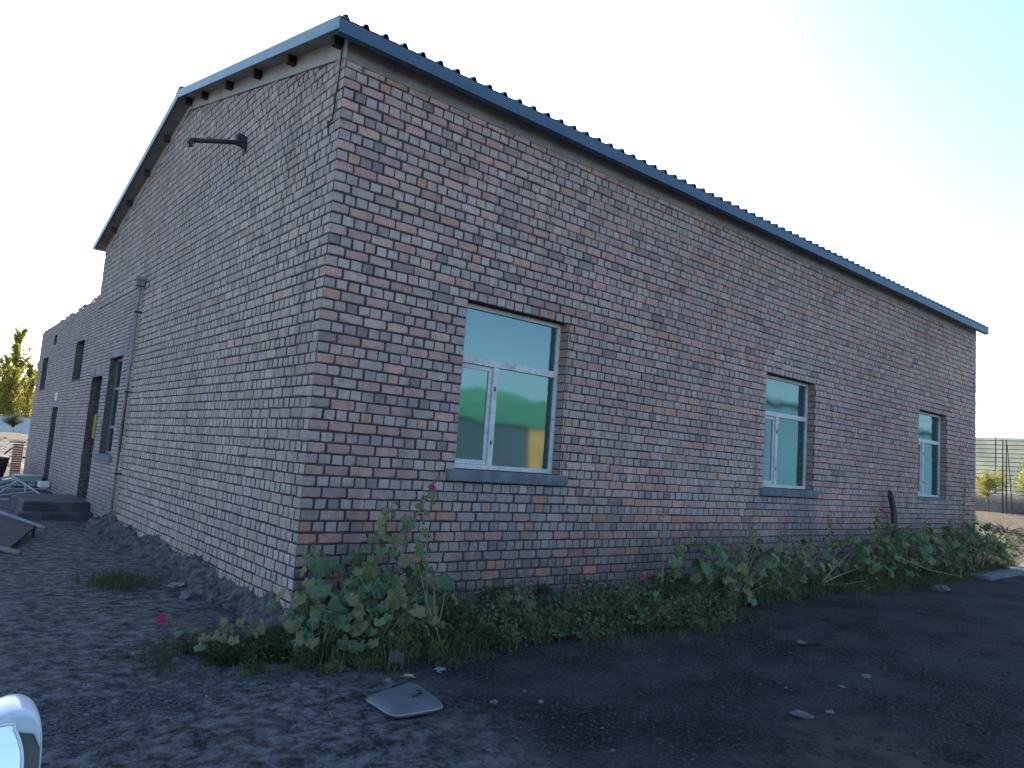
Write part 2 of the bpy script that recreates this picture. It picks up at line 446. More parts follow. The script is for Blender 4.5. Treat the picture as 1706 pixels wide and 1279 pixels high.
build_root = thing("brick_building", "long pinkish brick building with blue metal roof and three white framed windows along one wall", "building")
order = sorted(range(len(bricks)), key=lambda k: -area_px(bricks[k]))
single = set(k for k in order[:300] if abs(bricks[k][4]-bricks[k][5]) < 1e-6)
# shared meshes for the individually built bricks: slightly different worn outlines
def worn_brick(w, seed):
    rd = random.Random(seed); hh = H-.015
    n = 12; pts = []
    prof = [(0,0),(.33,0),(.67,0),(1,0),(1,.33),(1,.67),(1,1),(.67,1),(.33,1),(0,1),(0,.67),(0,.33)]
    def ring(ins, y, jit):
        o = []
        for k, (a, b) in enumerate(prof):
            cx = 1 if a == 0 else (-1 if a == 1 else 0); cz = 1 if b == 0 else (-1 if b == 1 else 0)
            e = ins*(2.6 if (cx and cz) else 1)
            o.append((a*w-w/2+cx*e*rd.uniform(.4, 1.5)+rd.uniform(-jit, jit), y+rd.uniform(-jit, jit)*.5, b*hh+cz*e*rd.uniform(.4, 1.5)+rd.uniform(-jit, jit)))
        return o
    mb = MB()
    r0_ = ring(0, .004, 0); r1_ = ring(.002, -.006, .0028); r2_ = ring(.007, -.013, .0028)
    v = r0_+r1_+r2_; f = []
    for r in (0, n):
        for k in range(n): f.append((r+k, r+(k+1) % n, r+n+(k+1) % n, r+n+k))
    f.append(tuple(2*n+k for k in range(n)))
    mb.add(v, f)
    return mb.mesh("brick", M['brick_one'])
stretch_m = [worn_brick(.238, s) for s in range(8)]; head_m = [worn_brick(.113, 40+s) for s in range(8)]
mass = MB()
for k, b in enumerate(bricks):
    face, a0, a1, b0, zl, zr, head, c = b
    if k in single:
        head_ = (a1-a0) < .15
        o = bpy.data.objects.new("brick", random.choice(head_m if head_ else stretch_m)); col.objects.link(o); o.parent = build_root
        ln = .113 if head_ else .238
        o.location = brick_world(face, (a0+a1)/2, b0, random.uniform(-.002, .002))
        o.scale = ((a1-a0)/ln, 1, (zl-b0)/(H-.015))
        if face == 'left': o.rotation_euler = (0, 0, -math.pi/2); o.location.x += .006
        o.color = (*c, 1)
    else:
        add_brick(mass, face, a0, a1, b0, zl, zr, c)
# bricks of the window reveals (right-hand and left-hand jambs of each opening)
for w0, w1 in WIN:
    for k in range(52):
        z0 = k*H
        if WZ[0]-.05 < z0+.05 < WZ[1]:
            for xx, sg in ((w1, -1), (w0, 1)):
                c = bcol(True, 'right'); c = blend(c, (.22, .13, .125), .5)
                o = random.uniform(.004, .009)
                mass.obox((xx+sg*(o/2-.002), .058, z0+.05), (o/2+.002, 0, 0), (0, .056, 0), (0, 0, .043), c)
bm_o = mass.build("brickwork", M['brick_many'], build_root); tag(bm_o, kind='stuff')

# ------------------------------------------------------------------ main building shell
T = .24
core = MB()
xs = [0.0]+[q for w in WIN for q in w]+[LX]
zs = [-.3, WZ[0], WZ[1], 5.155]
for k in range(len(xs)-1):
    for q in range(3):
        if q == 1 and k % 2 == 1: continue
        core.box((xs[k], 0.0, zs[q]), (xs[k+1], T, zs[q+1]))
core.prism([(0, T, -.3), (0, 6.79, -.3), (0, 6.79, gable_z(6.79)+.1), (0, 5.3, 6.52), (0, T, gable_z(T)+.03)], (T, 0, 0))
core.prism([(0, 6.79, 4.05), (0, LY, 4.05), (0, LY, gable_z(LY)), (0, 6.79, gable_z(6.79))], (T, 0, 0))
core.box((LX-T, T, -.3), (LX, LY, 5.155)); core.box((T, LY-T, -.3), (LX-T, LY, 5.155))
core.prism([(LX-T, 0, 5.155), (LX-T, LY, 5.155), (LX-T, 5.3, 6.5)], (T, 0, 0))
recalc(core.build("wall_core", M['mortar'], build_root))
# dark floor slab inside
fl = MB(); fl.box((T, T, .0), (LX-T, LY-T, .05)); fl.build("floor_slab", M['dark_inside'], build_root)
# ring beam along the long wall
rb = MB(); rb.box((-.006, -.006, ZB+.005), (LX+.004, T, 5.46)); bevel(rb.build("ring_beam", M['concrete'], build_root), .008)
# sloping coping on the gable wall
cp = MB()
cp.prism([(-.008, .0, 5.195), (-.008, 5.3, 6.47), (-.008, 5.3, 6.68), (-.008, .0, 5.43)], (T, 0, 0))
cp.prism([(-.008, 5.3, 6.47), (-.008, LY, gable_z(LY)+.005), (-.008, LY, 5.31), (-.008, 5.3, 6.68)], (T, 0, 0))
recalc(cp.build("gable_coping", M['coping'], build_root))
jt = MB(); jt.box((-.0105, .085, 5.20), (-.0075, .10, 5.46)); jt.build("coping_joint", M['dark_steel'], build_root)

# roof: ribbed sheet on two slopes, trims and purlins as its sub-parts
RX0, RX1 = -.20, 16.32
EY, EZ = -.20, 5.395; RY, RZ = 5.25, 6.66; BY, BZ = 10.68, 5.27
def ribs(x0, x1):
    o = []; p = .2075; x = x0+.02
    o.append((x0, 0))
    while x < x1-.1:
        o += [(x+.0, 0), (x+.022, .042), (x+.05, .042), (x+.072, 0)]
        if x+.14 < x1: o += [(x+.135, .004)]
        x += p
    o.append((x1, 0)); return o
rp = ribs(RX0, RX1); roof_mb = MB()
def slope(ya, za, yb, zb):
    n = len(rp); v = []
    for (y, z) in ((ya, za), (yb, zb)):
        v += [(x, y, z+h) for x, h in rp]
    for (y, z) in ((ya, za), (yb, zb)):
        v += [(x, y, z+h-.006) for x, h in rp]
    f = []
    for k in range(n-1):
        f.append((k, k+1, n+k+1, n+k)); f.append((2*n+k+1, 2*n+k, 3*n+k, 3*n+k+1)); f.append((k+1, k, 2*n+k, 2*n+k+1))
    roof_mb.add(v, f)
slope(EY-.03, EZ+.012, RY, RZ+.02); slope(BY+.03, BZ+.012, RY, RZ+.02)
roof = roof_mb.build("roof", M['blue_steel'], build_root)
xa = RX0
while xa < RX1-.1:
    xb = min(xa+2.95, RX1-.03); dy_, dz_ = random.uniform(-.004, .004), random.uniform(-.006, .006); xo = .0 if xa == RX0 else -.03
    tr = MB(); e1 = random.uniform(-.004, .004)
    tr.prism([(xa+xo, EY-.028+dy_, EZ-.125+dz_), (xb, EY-.028-dy_*.5, EZ-.125+e1), (xb, EY-.028-dy_*.5, EZ+.004), (xa+xo, EY-.028+dy_, EZ+.004)], (0, .008, 0))
    tr.box((xa, EY-.018, EZ-.125+dz_), (xb, EY+.05, EZ-.117+dz_))
    recalc(tr.build("eave_fascia", M['blue_steel'], roof)); xa = xb
gt = MB()
for (ya, za, yb, zb) in ((EY-.03, EZ+.02, RY, RZ+.03), (RY, RZ+.03, BY+.03, BZ+.02)):
    gt.prism([(RX0-.012, ya, za), (RX0-.012, yb, zb), (RX0-.012, yb, zb-.125), (RX0-.012, ya, za-.125)], (.010, 0, 0))
    gt.prism([(RX0-.002, ya, za), (RX0-.002, yb, zb), (RX0-.002, yb, zb-.008), (RX0-.002, ya, za-.008)], (.10, 0, .012))
recalc(gt.build("gable_trim", M['skylit_trim'], roof))
sf = MB()
for (ya, za, yb, zb) in ((EY, EZ-.03, RY, RZ-.025), (RY, RZ-.025, BY, BZ-.03)):
    sf.prism([(RX0+.02, ya, za), (RX0+.02, yb, zb), (RX0+.02, yb, zb-.02), (RX0+.02, ya, za-.02)], (.4, 0, 0))
recalc(sf.build("soffit_board", M['soffit'], roof))
for y in (.12, 1.25, 2.30, 3.35, 4.45, 5.25, 6.3, 7.4, 8.5, 9.6):
    z = (EZ+(RZ-EZ)*(y-EY)/(RY-EY) if y < RY else RZ+(BZ-RZ)*(y-RY)/(BY-RY))-.06
    p = MB(); p.box((RX0+.10, y-.035, z-.085), (RX0+1.2, y+.035, z)); p.build("purlin", M['dark_steel'], roof)
rc = MB(); rc.prism([(RX0-.01, RY-.18, RZ+.02), (RX0-.01, RY, RZ+.075), (RX0-.01, RY+.18, RZ+.02), (RX0-.01, RY, RZ+.055)], (RX1-RX0, 0, 0)); recalc(rc.build("ridge_cap", M['blue_steel'], roof))

# windows of the long wall
def window(x0, x1, idx):
    y0, y1 = .115, .175; z0, z1 = WZ; fw = .05
    fr = MB()
    fr.box((x0, y0, z0), (x0+fw, y1, z1)); fr.box((x1-fw, y0, z0), (x1, y1, z1))
    fr.box((x0+fw, y0, z1-fw), (x1-fw, y1, z1)); fr.box((x0+fw, y0, z0), (x1-fw, y1, z0+fw))
    zt = 2.555; fr.box((x0+fw, y0-.006, zt), (x1-fw, y1, zt+.075))
    xm = x0+.51; fr.box((xm, y0-.004, z0+fw), (xm+.07, y1, zt))
    w = fr.build("window", M['upvc'], build_root); bevel(w, .005)
    sa = MB(); ys = y0+.022          # sliding sash on the left, set back
    sa.box((x0+fw+.002, ys, z0+fw+.003), (x0+fw+.042, ys+.03, zt-.003)); sa.box((xm-.045, ys, z0+fw+.003), (xm-.004, ys+.03, zt-.003))
    sa.box((x0+fw+.042, ys, zt-.048), (xm-.045, ys+.03, zt-.003)); sa.box((x0+fw+.042, ys, z0+fw+.003), (xm-.045, ys+.03, z0+fw+.05))
    sa.build("sash", M['upvc'], w)
    for a, b, c, d, yy in ((x0+fw, x1-fw, zt+.075, z1-fw, y0+.028), (xm+.07, x1-fw, z0+fw, zt, y0+.024), (x0+fw+.042, xm-.045, z0+fw+.05, zt-.048, ys+.014)):
        g = MB(); g.box((a-.004, yy, c-.004), (b+.004, yy+.005, d+.004)); g.build("pane", M['glass'], w)
    for zz in (zt-.26, z0+.27):
        l_ = MB(); l_.box((xm+.022, y0-.016, zz), (xm+.034, y0-.003, zz+.05)); l_.build("latch", M['dark_steel'], w)
    # closed dark room behind the glass
    bk = MB(); bk.box((x0-.05, .2, z0-.05), (x1+.05, .235, z1+.05)); bk.build("backing_board", M['dark_inside'], w)
    if idx < 2:
        s = MB(); s.box((x0-.10, -.062, 1.312), (x1+.10, .112, 1.432)); o = s.build("window_sill", M['sill'], build_root); bevel(o, .012)
    else:
        s = MB(); s.box((x0-.03, -.018, 1.37), (x1+.02, .112, 1.432), jit=.004); o = s.build("window_sill", M['sill'], build_root)
for k, (a, b) in enumerate(WIN): window(a, b, k)

# rough mortar footing spilling out along the gable wall
def footing():
    n = 330; ys = np.linspace(-.12, 7.6, n); v, f = [], []
    m_ = 15
    for k, y in enumerate(ys):
        wd = .36+.26*(float(fbm(y*1.7, 2.2))-.45)*2; wd *= (.55+.45*float(sstep(-.15, .5, y)))
        hh = .20+.14*(float(fbm(y*2.3, 8.2))-.45)*2
        for q in range(m_):
            t = q/(m_-1); x0 = .03-wd*t
            lump = abs(float(vnoise(y*7.5+3, x0*9+20))-.5)*2; chunk = float(vnoise(y*15, x0*17+5))
            z = hh*(1-t)**.9+.09*(.45-lump)*(1-.5*t)+.05*(round(chunk*3)/3-.5)*(1-.4*t)+.018*(float(vnoise(y*38, x0*40))-.5)
            x = x0*(1+.3*(float(vnoise(y*9, q*1.3))-.5))
            v.append((x, y+.02*(float(vnoise(y*20, q*.9))-.5), max(z, -.02)+gz(x, y)-.04*t-(.1 if q == m_-1 else 0)))
    for k in range(n-1):
        for q in range(m_-1): f.append((k*m_+q, k*m_+q+1, (k+1)*m_+q+1, (k+1)*m_+q))
    b = MB(); b.add(v, f); return b.build("footing", mat("rough_mortar", (.10, .093, .092), .95, noise=(6, (.165, .15, .147), .45, .7), bump=(28, 1.0, .03), dirt=(13, (.035, .035, .037), .85, .45, .62)), build_root)
footing()
# ------------------------------------------------------------------ old annex (small bricks)
annex = thing("brick_annex", "lower grey brick annex with flat top, two dark doorways and small high windows", "building", (0, 6.8, 0))
annex.location = (0, 0, 0)
AY0, AY1 = 6.79, 18.14
OPEN = [(7.65, 8.65, 1.17, 2.87), (9.15, 10.15, .27, 2.61), (11.43, 12.42, 2.62, 3.46), (13.76, 14.55, .15, 2.05), (16.33, 17.3, 2.56, 3.39), (15.36, 15.76, 3.66, 3.92)]
def annex_top(y):
    return 4.0 if y < 10.5 else 4.30-.012*(y-10.5)-(.05 if 11.3 < y < 12.1 else 0)-(.09 if 13.0 < y < 13.35 else 0)
ac = MB()
ybr = sorted({AY0, 10.5, AY1}|{q for o in OPEN for q in o[:2]}); zbr = sorted({-.3, 4.05, 4.19}|{q for o in OPEN for q in o[2:]})
for k in range(len(ybr)-1):
    for q in range(len(zbr)-1):
        yc, zc = (ybr[k]+ybr[k+1])/2, (zbr[q]+zbr[q+1])/2
        if any(o[0] < yc < o[1] and o[2] < zc < o[3] for o in OPEN): continue
        if yc < 10.5 and zc > 4.05: continue
        ac.box((.0, ybr[k], zbr[q]), (.37, ybr[k+1], zbr[q+1]))
ac.box((.37, AY1-.24, -.3), (5, AY1, 4.19)); ac.box((4.76, LY, -.3), (5, AY1-.24, 4.19)); ac.box((.37, LY, 3.7), (4.76, AY1-.24, 3.8))
ac.build("wall_core", M['old_mortar'], annex)
inn = MB(); inn.box((.37, 6.9, .1), (4.7, AY1-.3, .14)); inn.box((2.2, 6.9, .14), (2.25, AY1-.3, 3.7)); inn.box((.37, 10.42, .14), (2.2, 10.47, 3.7)); inn.box((.37, 6.9, 3.6), (4.7, 10.4, 3.64))
inn.build("interior_partition", M['dark_inside'], annex)
am = MB(); h2 = .063
def acol():
    c = random.choice([(.36,.295,.265),(.40,.32,.285),(.34,.29,.27),(.41,.34,.30),(.38,.285,.255)]); k = random.uniform(.85, 1.15)
    return tuple(q*k for q in c)
for k in range(68):
    z0 = .0+k*h2; u = AY0+(0 if k % 2 else -.125)
    while u < AY1:
        u1 = u+(.25 if random.random() > .12 else .125)
        a0, a1 = max(u, AY0)+.006, min(u1, AY1+.006)-.006; u = u1
        if a1-a0 < .04: continue
        zc = z0+.03
        if z0+h2 > annex_top((a0+a1)/2)+.02*random.random(): continue
        seg = [(a0, a1)]
        for o in OPEN:
            if o[2]-.02 < zc < o[3]:
                ns = []
                for s0, s1 in seg:
                    if s1 <= o[0] or s0 >= o[1]: ns.append((s0, s1)); continue
                    if s0 < o[0]: ns.append((s0, o[0]))
                    if s1 > o[1]: ns.append((o[1], s1))
                seg = ns
        for s0, s1 in seg:
            if s1-s0 < .03: continue
            c = acol()
            if zc < .9: c = blend(c, (.16, .15, .145), max(0, min(.8, (.9-zc)*.9+.6*(float(fbm(s0*1.1, zc*2))-.5))))
            wv = .008*(float(fbm(s0*.8, k*.3, 2))-.38)
            add_brick(am, 'left', s0, s1, z0+.006+wv, z0+h2-.006+wv, z0+h2-.006+wv, c, out=random.uniform(.005, .012), bev=.004)
# loose broken top course
for q in range(26):
    y = random.uniform(10.7, 18.0); am.obox((.12, y, annex_top(y)+.0), (.11, 0, 0), (0, random.uniform(.05, .11), 0), (0, 0, random.uniform(.015, .03)), acol())
# jamb bricks of the door and window reveals (far side faces the yard)
for (y0, y1, z0, z1) in OPEN[:5]:
    z = z0
    while z < z1-.03:
        for xx in (.06, .19, .31):
            am.obox((xx, y1-.003, z+.03), (.055, 0, 0), (0, .006, 0), (0, 0, .025), blend(acol(), (.035, .03, .03), .85))  # near-black blend paints the recess shade into the jamb colour
        z += h2
tag(am.build("brickwork", M['brick_many'], annex), kind='stuff')
lt = [(7.45, 8.85, 2.872, 3.0), (8.98, 10.32, 2.612, 2.80), (13.6, 14.7, 2.052, 2.19)]
for a, b, c, d in lt:
    l_ = MB(); l_.box((-.016, a, c), (.2, b, d)); bevel(l_.build("lintel", M['lintel'], annex), .006)
s = MB(); s.box((-.05, 7.52, 1.05), (.2, 8.78, 1.165)); bevel(s.build("window_sill", M['sill'], annex), .01)
def annex_window(y0, y1, z0, z1, x, bars, m, zt=None, deep=.05):
    fr = MB(); fw = .05
    fr.box((x, y0, z0), (x+deep, y0+fw, z1)); fr.box((x, y1-fw, z0), (x+deep, y1, z1)); fr.box((x, y0+fw, z0), (x+deep, y1-fw, z0+fw)); fr.box((x, y0+fw, z1-fw), (x+deep, y1-fw, z1))
    for q in range(bars):
        yy = y0+(y1-y0)*(q+1)/(bars+1); fr.box((x-.003, yy-.022, z0+fw), (x+deep, yy+.022, z1-fw))
    for q in (zt or []): fr.box((x-.005, y0+fw, q), (x+deep, y1-fw, q+.05))
    w = fr.build("window", m, annex)
    g = MB(); g.box((x+.02, y0+fw-.004, z0+fw-.004), (x+.026, y1-fw+.004, z1-fw+.004)); g.build("pane", M['annex_glass'], w)
annex_window(7.655, 8.645, 1.172, 2.868, .10, 1, M['grey_frame'], [2.3, 1.62])
annex_window(11.435, 12.415, 2.622, 3.458, .14, 2, M['grey_frame'])
annex_window(16.335, 17.295, 2.562, 3.388, .14, 1, M['grey_frame'])
# doors: open leaf folded inwards at the near doorway, closed plank door at the far one
dr = MB(); dr.box((.20, 13.765, .152), (.245, 14.545, 2.048)); d2 = dr.build("door", mat("dark_door_paint", (.07, .075, .08), .6, noise=(9, (.1, .1, .1), .5, .8)), annex)
df = MB(); df.box((.02, 13.762, .152), (.2, 13.80, 2.046)); df.build("door_frame", M['concrete'], d2)
ho = MB(); ho.box((.188, 13.86, 1.05), (.2, 13.90, 1.18)); ho.build("handle", M['dark_steel'], d2)
dl = MB(); dl.box((.39, 9.17, .29), (1.30, 9.21, 2.58)); d1 = dl.build("door", mat("dark_open_door", (.06, .055, .055), .6, noise=(9, (.1, .09, .08), .5, .8)), annex)
ho = MB(); ho.box((1.1, 9.21, 1.2), (1.22, 9.235, 1.26)); ho.build("handle", M['dark_steel'], d1)
yc = MB(); n = 7
for k in range(n):
    y = 9.12+.028*k
    if k < n-1: yc.box((-.034+.012*(k % 2), y, 1.42), (-.022+.008*((k+1) % 2), y+.036, 1.86))
tag(yc.build("door_curtain", mat("yellow_cloth", (.30, .27, .035), .8)), "narrow yellow cloth strip hanging at the near edge of the near annex doorway", "curtain")
sg = MB(); sg.box((-.024, 13.98, 2.20), (-.010, 14.28, 2.40)); tag(bevel(sg.build("door_plate", mat("pale_plate", (.5, .49, .46), .6)), .004), "small blank pale plate fixed above the far annex door", "plate")

# downpipe between the two kinds of brick
dp = thing("downpipe", "dirty grey downpipe with a hopper running down where big and small bricks meet", "pipe", (-.07, 6.79, 0))
M['pipe'] = mat("dirty_pipe", (.30, .265, .25), .7, noise=(6, (.22, .2, .19), .4, .7), dirt=(20, (.08, .07, .07), .5))
b = MB(); b.tube([(0, 0, .05), (0, .0, 1.6), (.005, .01, 2.9), (0, 0, 3.96)], .03, 10); b.build("pipe", M['pipe'], dp, smooth=True)
b = MB(); b.prism([(-.09, -.10, 4.08), (.05, -.10, 4.08), (.05, .12, 4.08), (-.09, .12, 4.08)], (0, 0, -.05)); b.prism([(-.07, -.08, 4.03), (.05, -.08, 4.03), (.05, .1, 4.03), (-.07, .1, 4.03)], (0, 0, -.09)); recalc(b.build("hopper", M['pipe'], dp))
for z in (.9, 2.2, 3.5):
    b = MB(); b.box((-.034, -.04, z), (.066, .04, z+.025)); b.build("bracket", M['dark_steel'], dp)

# broken lamp arm on the gable
lm = thing("wall_lamp_arm", "rusty dark lamp arm without its lamp sticking out of the gable wall", "lamp arm", (0, 2.55, 5.12))
b = MB(); b.tube([(.02, 0, -.0), (-.30, 0, -.085), (-.60, 0, -.175)], .027, 10); b.build("arm", M['dark_steel'], lm, smooth=True)
b = MB(); b.tube([(-.575, 0, -.165), (-.62, 0, -.185), (-.635, 0, -.22), (-.625, 0, -.255)], [.03, .034, .036, .036], 10); b.build("lamp_socket", M['dark_steel'], lm, smooth=True)
b = MB(); b.prism([(-.13, -.025, .06), (-.10, -.025, .055), (-.11, -.025, .085), (-.01, -.025, .06), (.0, -.025, -.07), (-.025, -.025, -.15), (-.035, -.025, -.075), (-.12, -.025, -.065)], (0, .05, 0)); recalc(b.build("bracket", M['dark_steel'], lm))
b = MB(); b.tube([(-.45, 0, -.10), (-.44, .0, -.075), (-.41, 0, -.085), (-.40, 0, -.10)], .006, 5); b.build("wire_loop", M['dark_steel'], lm)
# loose cable at the corner
b = MB(); b.tube([(-.03, .075, 5.40), (-.022, .07, 5.1), (-.024, .10, 4.85), (-.022, .13, 4.62), (-.028, .20, 4.60), (-.024, .23, 4.64), (-.022, .21, 4.56), (-.024, .17, 4.47)], .008, 6)
tag(b.build("hanging_cable", M['dark_steel']), "thin dark cable hanging down the gable wall near the top corner", "cable")
# ------------------------------------------------------------------ yard things on the left
def G(x, y, h=0): return (x, y, gz(x, y)+h)
st = thing("concrete_steps", "two low worn concrete steps under the near annex doorway", "steps", G(-.5, 9.3))
def slab(x0, x1, y0, y1, z0, z1, name, m, root):
    b = MB(); n = 8; base = root.location
    o = MB(); o.box((x0-base.x, y0-base.y, z0-base.z), (x1-base.x, y1-base.y, z1-base.z)); ob = o.build(name, m, root); bevel(ob, .03, 3); return ob
M['step'] = mat("worn_step", (.05, .051, .056), .9, noise=(3, (.11, .11, .115), .45, .7), bump=(22, .6, .02))
slab(-1.02, -.005, 8.72, 10.45, -.1, .29, "step", M['step'], st)
slab(-1.12, -.008, 8.40, 8.717, -.1, .13, "step", M['step'], st)

bd = thing("cart_bed", "tilted dark board with two pale pipe rails lying in the yard near the steps", "board", (-1.57, 6.2, .02))
p1, p2, p3, p4 = Vector((.48, .25, .12)), Vector((-.03, -1.5, .02)), Vector((-.9, -.9, .2)), Vector((-.35, 1.4, .36))
b = MB(); b.prism([p1, p2, p3, p4], (0, 0, -.03)); recalc(b.build("bed_board", mat("dark_board", (.06, .055, .052), .85, noise=(12, (.1, .09, .08), .45, .7), bump=(30, .4, .01)), bd))
M['pale_pipe'] = mat("pale_pipe", (.30, .29, .29), .55, noise=(15, (.18, .16, .15), .5, .75), metal=.2)
for a, c in ((p4, p1), (p3, p2)):
    d = (c-a).normalized(); b = MB(); b.tube([a-d*.1, c+d*.16], .035, 8); b.build("rail", M['pale_pipe'], bd, smooth=True)
for t in (.1, .9):
    b = MB(); b.tube([p1.lerp(p2, t), p1.lerp(p2, t)+Vector((0, 0, -.14))], .025, 6); b.build("leg", M['dark_steel'], bd)

gb = thing("switch_box", "pale green metal box with three round holes lying by the far annex door", "box", G(-.36, 14.1))
M['green_box'] = mat("green_box_paint", (.16, .24, .21), .5, noise=(6, (.24, .30, .27), .4, .7), spec=.4)
b = MB(); b.box((-.24, -.05, .06), (.27, .62, .27)); bevel(b.build("case", M['green_box'], gb), .012)
b = MB(); b.box((-.255, -.062, .27), (.285, .63, .30)); bevel(b.build("lid", M['green_box'], gb), .008)
for x in (-.14, -.02, .17):
    b = MB(); b.tube([(x, -.053, .14), (x, -.049, .14)], .028, 12); b.build("hole", M['dark_inside'], gb)
for x in (-.2, .22):
    b = MB(); b.box((x-.03, -.02, -.02), (x+.03, .55, .06)); b.build("foot", M['dark_steel'], gb)

tb = thing("tar_tub", "big dark open tub with sloping sides standing at the far left", "tub", G(-1.0, 16.0))
b = MB(); pr = [(.30, 0), (.38, .3), (.43, .62), (.39, .62), (.34, .3), (.27, .05), (0.0, .05)]
n = 20; v = [(r*math.cos(2*math.pi*k/n), r*math.sin(2*math.pi*k/n), z) for r, z in pr for k in range(n)]
f = [(q*n+k, q*n+(k+1) % n, (q+1)*n+(k+1) % n, (q+1)*n+k) for q in range(len(pr)-1) for k in range(n)]
b.add(v, f); b.build("body", M['dark_steel'], tb, smooth=True)
b = MB(); b.tube([(.425*math.cos(2*math.pi*k/20), .425*math.sin(2*math.pi*k/20), .615) for k in range(21)], .018, 6, cap=False); b.build("rim", mat("tub_rim", (.10, .10, .10), .6), tb)

# tangle of pale metal rods
M['rod'] = mat("rod_steel", (.42, .44, .46), .45, noise=(10, (.3, .3, .3), .5, .8), metal=.3)
rods = [((-.85,12.5,.50),(-.28,12.0,.10),.020,"long pale rod propped across the top of the rod tangle"),
        ((-.85,12.55,.47),(-1.5,12.3,.33),.015,"topmost thin rod of the fan, pointing left from the tangle's peak"),((-.83,12.6,.42),(-1.6,12.2,.22),.015,"second thin rod of the leftward fan, just under the topmost"),((-.78,12.6,.40),(-1.6,12.0,.14),.015,"middle thin rod of the leftward fan"),
        ((-.75,12.5,.36),(-1.5,11.8,.12),.015,"fourth thin rod of the fan, sagging low to the left"),((-.72,12.6,.38),(-1.2,11.7,.10),.014,"lowest short rod of the fan, nearest the steps"),
        ((-1.25,12.75,.20),(-.12,12.9,.21),.016,"pale rod lying level in front of the green box"),
        ((-.45,12.3,.18),(-1.4,11.6,.08),.018,"pale rod slanting down to the ground before the tangle"),
        ((-.60,12.35,.36),(-.58,12.3,.12),.018,"short pale rod standing nearly upright in the tangle"),
        ((-1.9,10.9,.09),(-.98,11.2,.10),.028,"thick pale rod lying flat on the ground by the steps")]
for a, c, r, lb in rods:
    a, c = Vector(a), Vector(c); m_ = (a+c)/2; b = MB()
    mid = Vector((0, 0, random.uniform(-.015, .015)))
    b.tube([a-m_, mid, c-m_], r, 6)
    o = b.build("metal_rod", M['rod'], loc=m_); tag(o, lb or "thin pale rod fanning out leftwards from the top of the tangle", "rod", "pale metal rods in a tangle by the annex")
b = MB(); b.box((-.1, -.08, 0), (.1, .08, .14), jit=.03); tag(bevel(b.build("plastic_pail", mat("pale_plastic", (.5, .52, .5), .5), loc=G(-.14, 13.3, .08)), .02), "small crushed pale plastic pail beside the green box", "pail")
# brick stub pile at the far corner of the annex
bp = thing("brick_stack", "small red brick stack with rubble on top at the annex far corner", "bricks", G(-.12, 18.9))
hr = MB()
for k in range(14):
    for q in range(1):
        b = MB(); b.box((-.12, -.06, k*.066), (.12, .06, k*.066+.056)); o = b.build("brick", M['brick_one'], bp); o.color = (*random.choice([(.26,.12,.09),(.3,.15,.11),(.22,.11,.09)]), 1)
b = MB(); b.box((-.2, -.1, .93), (.15, .1, 1.0), jit=.03); b.build("top_board", mat("straw_board", (.45, .32, .16), .8), bp)

# rubble heap and scrub in front of the far white wall
M['rubble'] = mat("rubble_earth", (.16, .135, .115), .95, noise=(2.5, (.26, .22, .18), .4, .7), bump=(9, 1.0, .1))
def mound(name, cx, cy, rx, ry, h, m, label, seed, cat="heap"):
    n, q = 40, 24; v, f = [], []
    for a in range(n):
        for r in range(q+1):
            t = r/q; an = 2*math.pi*a/n
            x, y = rx*t*math.cos(an), ry*t*math.sin(an)
            z = h*(1-t*t)*(.6+.9*float(fbm(x*1.1+seed, y*1.1+seed, 4)))+.12*h*(float(vnoise(x*5+seed, y*5))-.5)
            v.append((x, y, z*(1 if t < 1 else 0)-.15*t))
    for a in range(n):
        for r in range(q): f.append((a*(q+1)+r, a*(q+1)+r+1, ((a+1) % n)*(q+1)+r+1, ((a+1) % n)*(q+1)+r))
    b = MB(); b.add(v, f); return tag(b.build(name, m, loc=G(cx, cy), smooth=False), label, cat)
mound("rubble_heap", -.9, 25, 2.2, 3.5, .55, M['rubble'], "low heap of pale rubble beyond the annex corner, nearer one", 3)
mound("rubble_heap", 1.2, 36, 4.5, 5.5, .45, M['rubble'], "broad heap of grey rubble before the far white wall", 9)
for k in range(2):
    a = G(-.6+.8*k+random.uniform(-.2, .2), 24+random.uniform(-2, 2), .35); b = MB(); d = Vector((random.uniform(-.9, .9), random.uniform(-.4, .4), random.uniform(.2, .6)))
    b.tube([Vector((0, 0, 0))-d*.5, d*.1+Vector((0, 0, .05)), d*.6], .03, 5); tag(b.build("dead_branch", mat("dead_wood", (.12, .10, .08), .9), loc=a), ["bare dead branch lying on the near rubble heap, the one farther from the annex", "bare dead branch lying on the near rubble heap, the one closer to the annex"][k], "branch", "dead branches in the rubble")
# white yard wall far left
ww = thing("yard_wall", "long whitewashed boundary wall under the poplars at the far left", "wall", G(-10, 61))
b = MB(); x = -34.0
while x < 34: 
    b.box((x, 0, -1.2), (x+3.96, .24, .92)); x += 4.0
b.build("wall_panel", mat("whitewash", (.68, .67, .65), .85, noise=(1.2, (.42, .44, .46), .45, .75)), ww)
b = MB(); b.box((-34, -.05, .925), (34, .29, 1.0)); b.build("wall_cap", M['concrete'], ww)

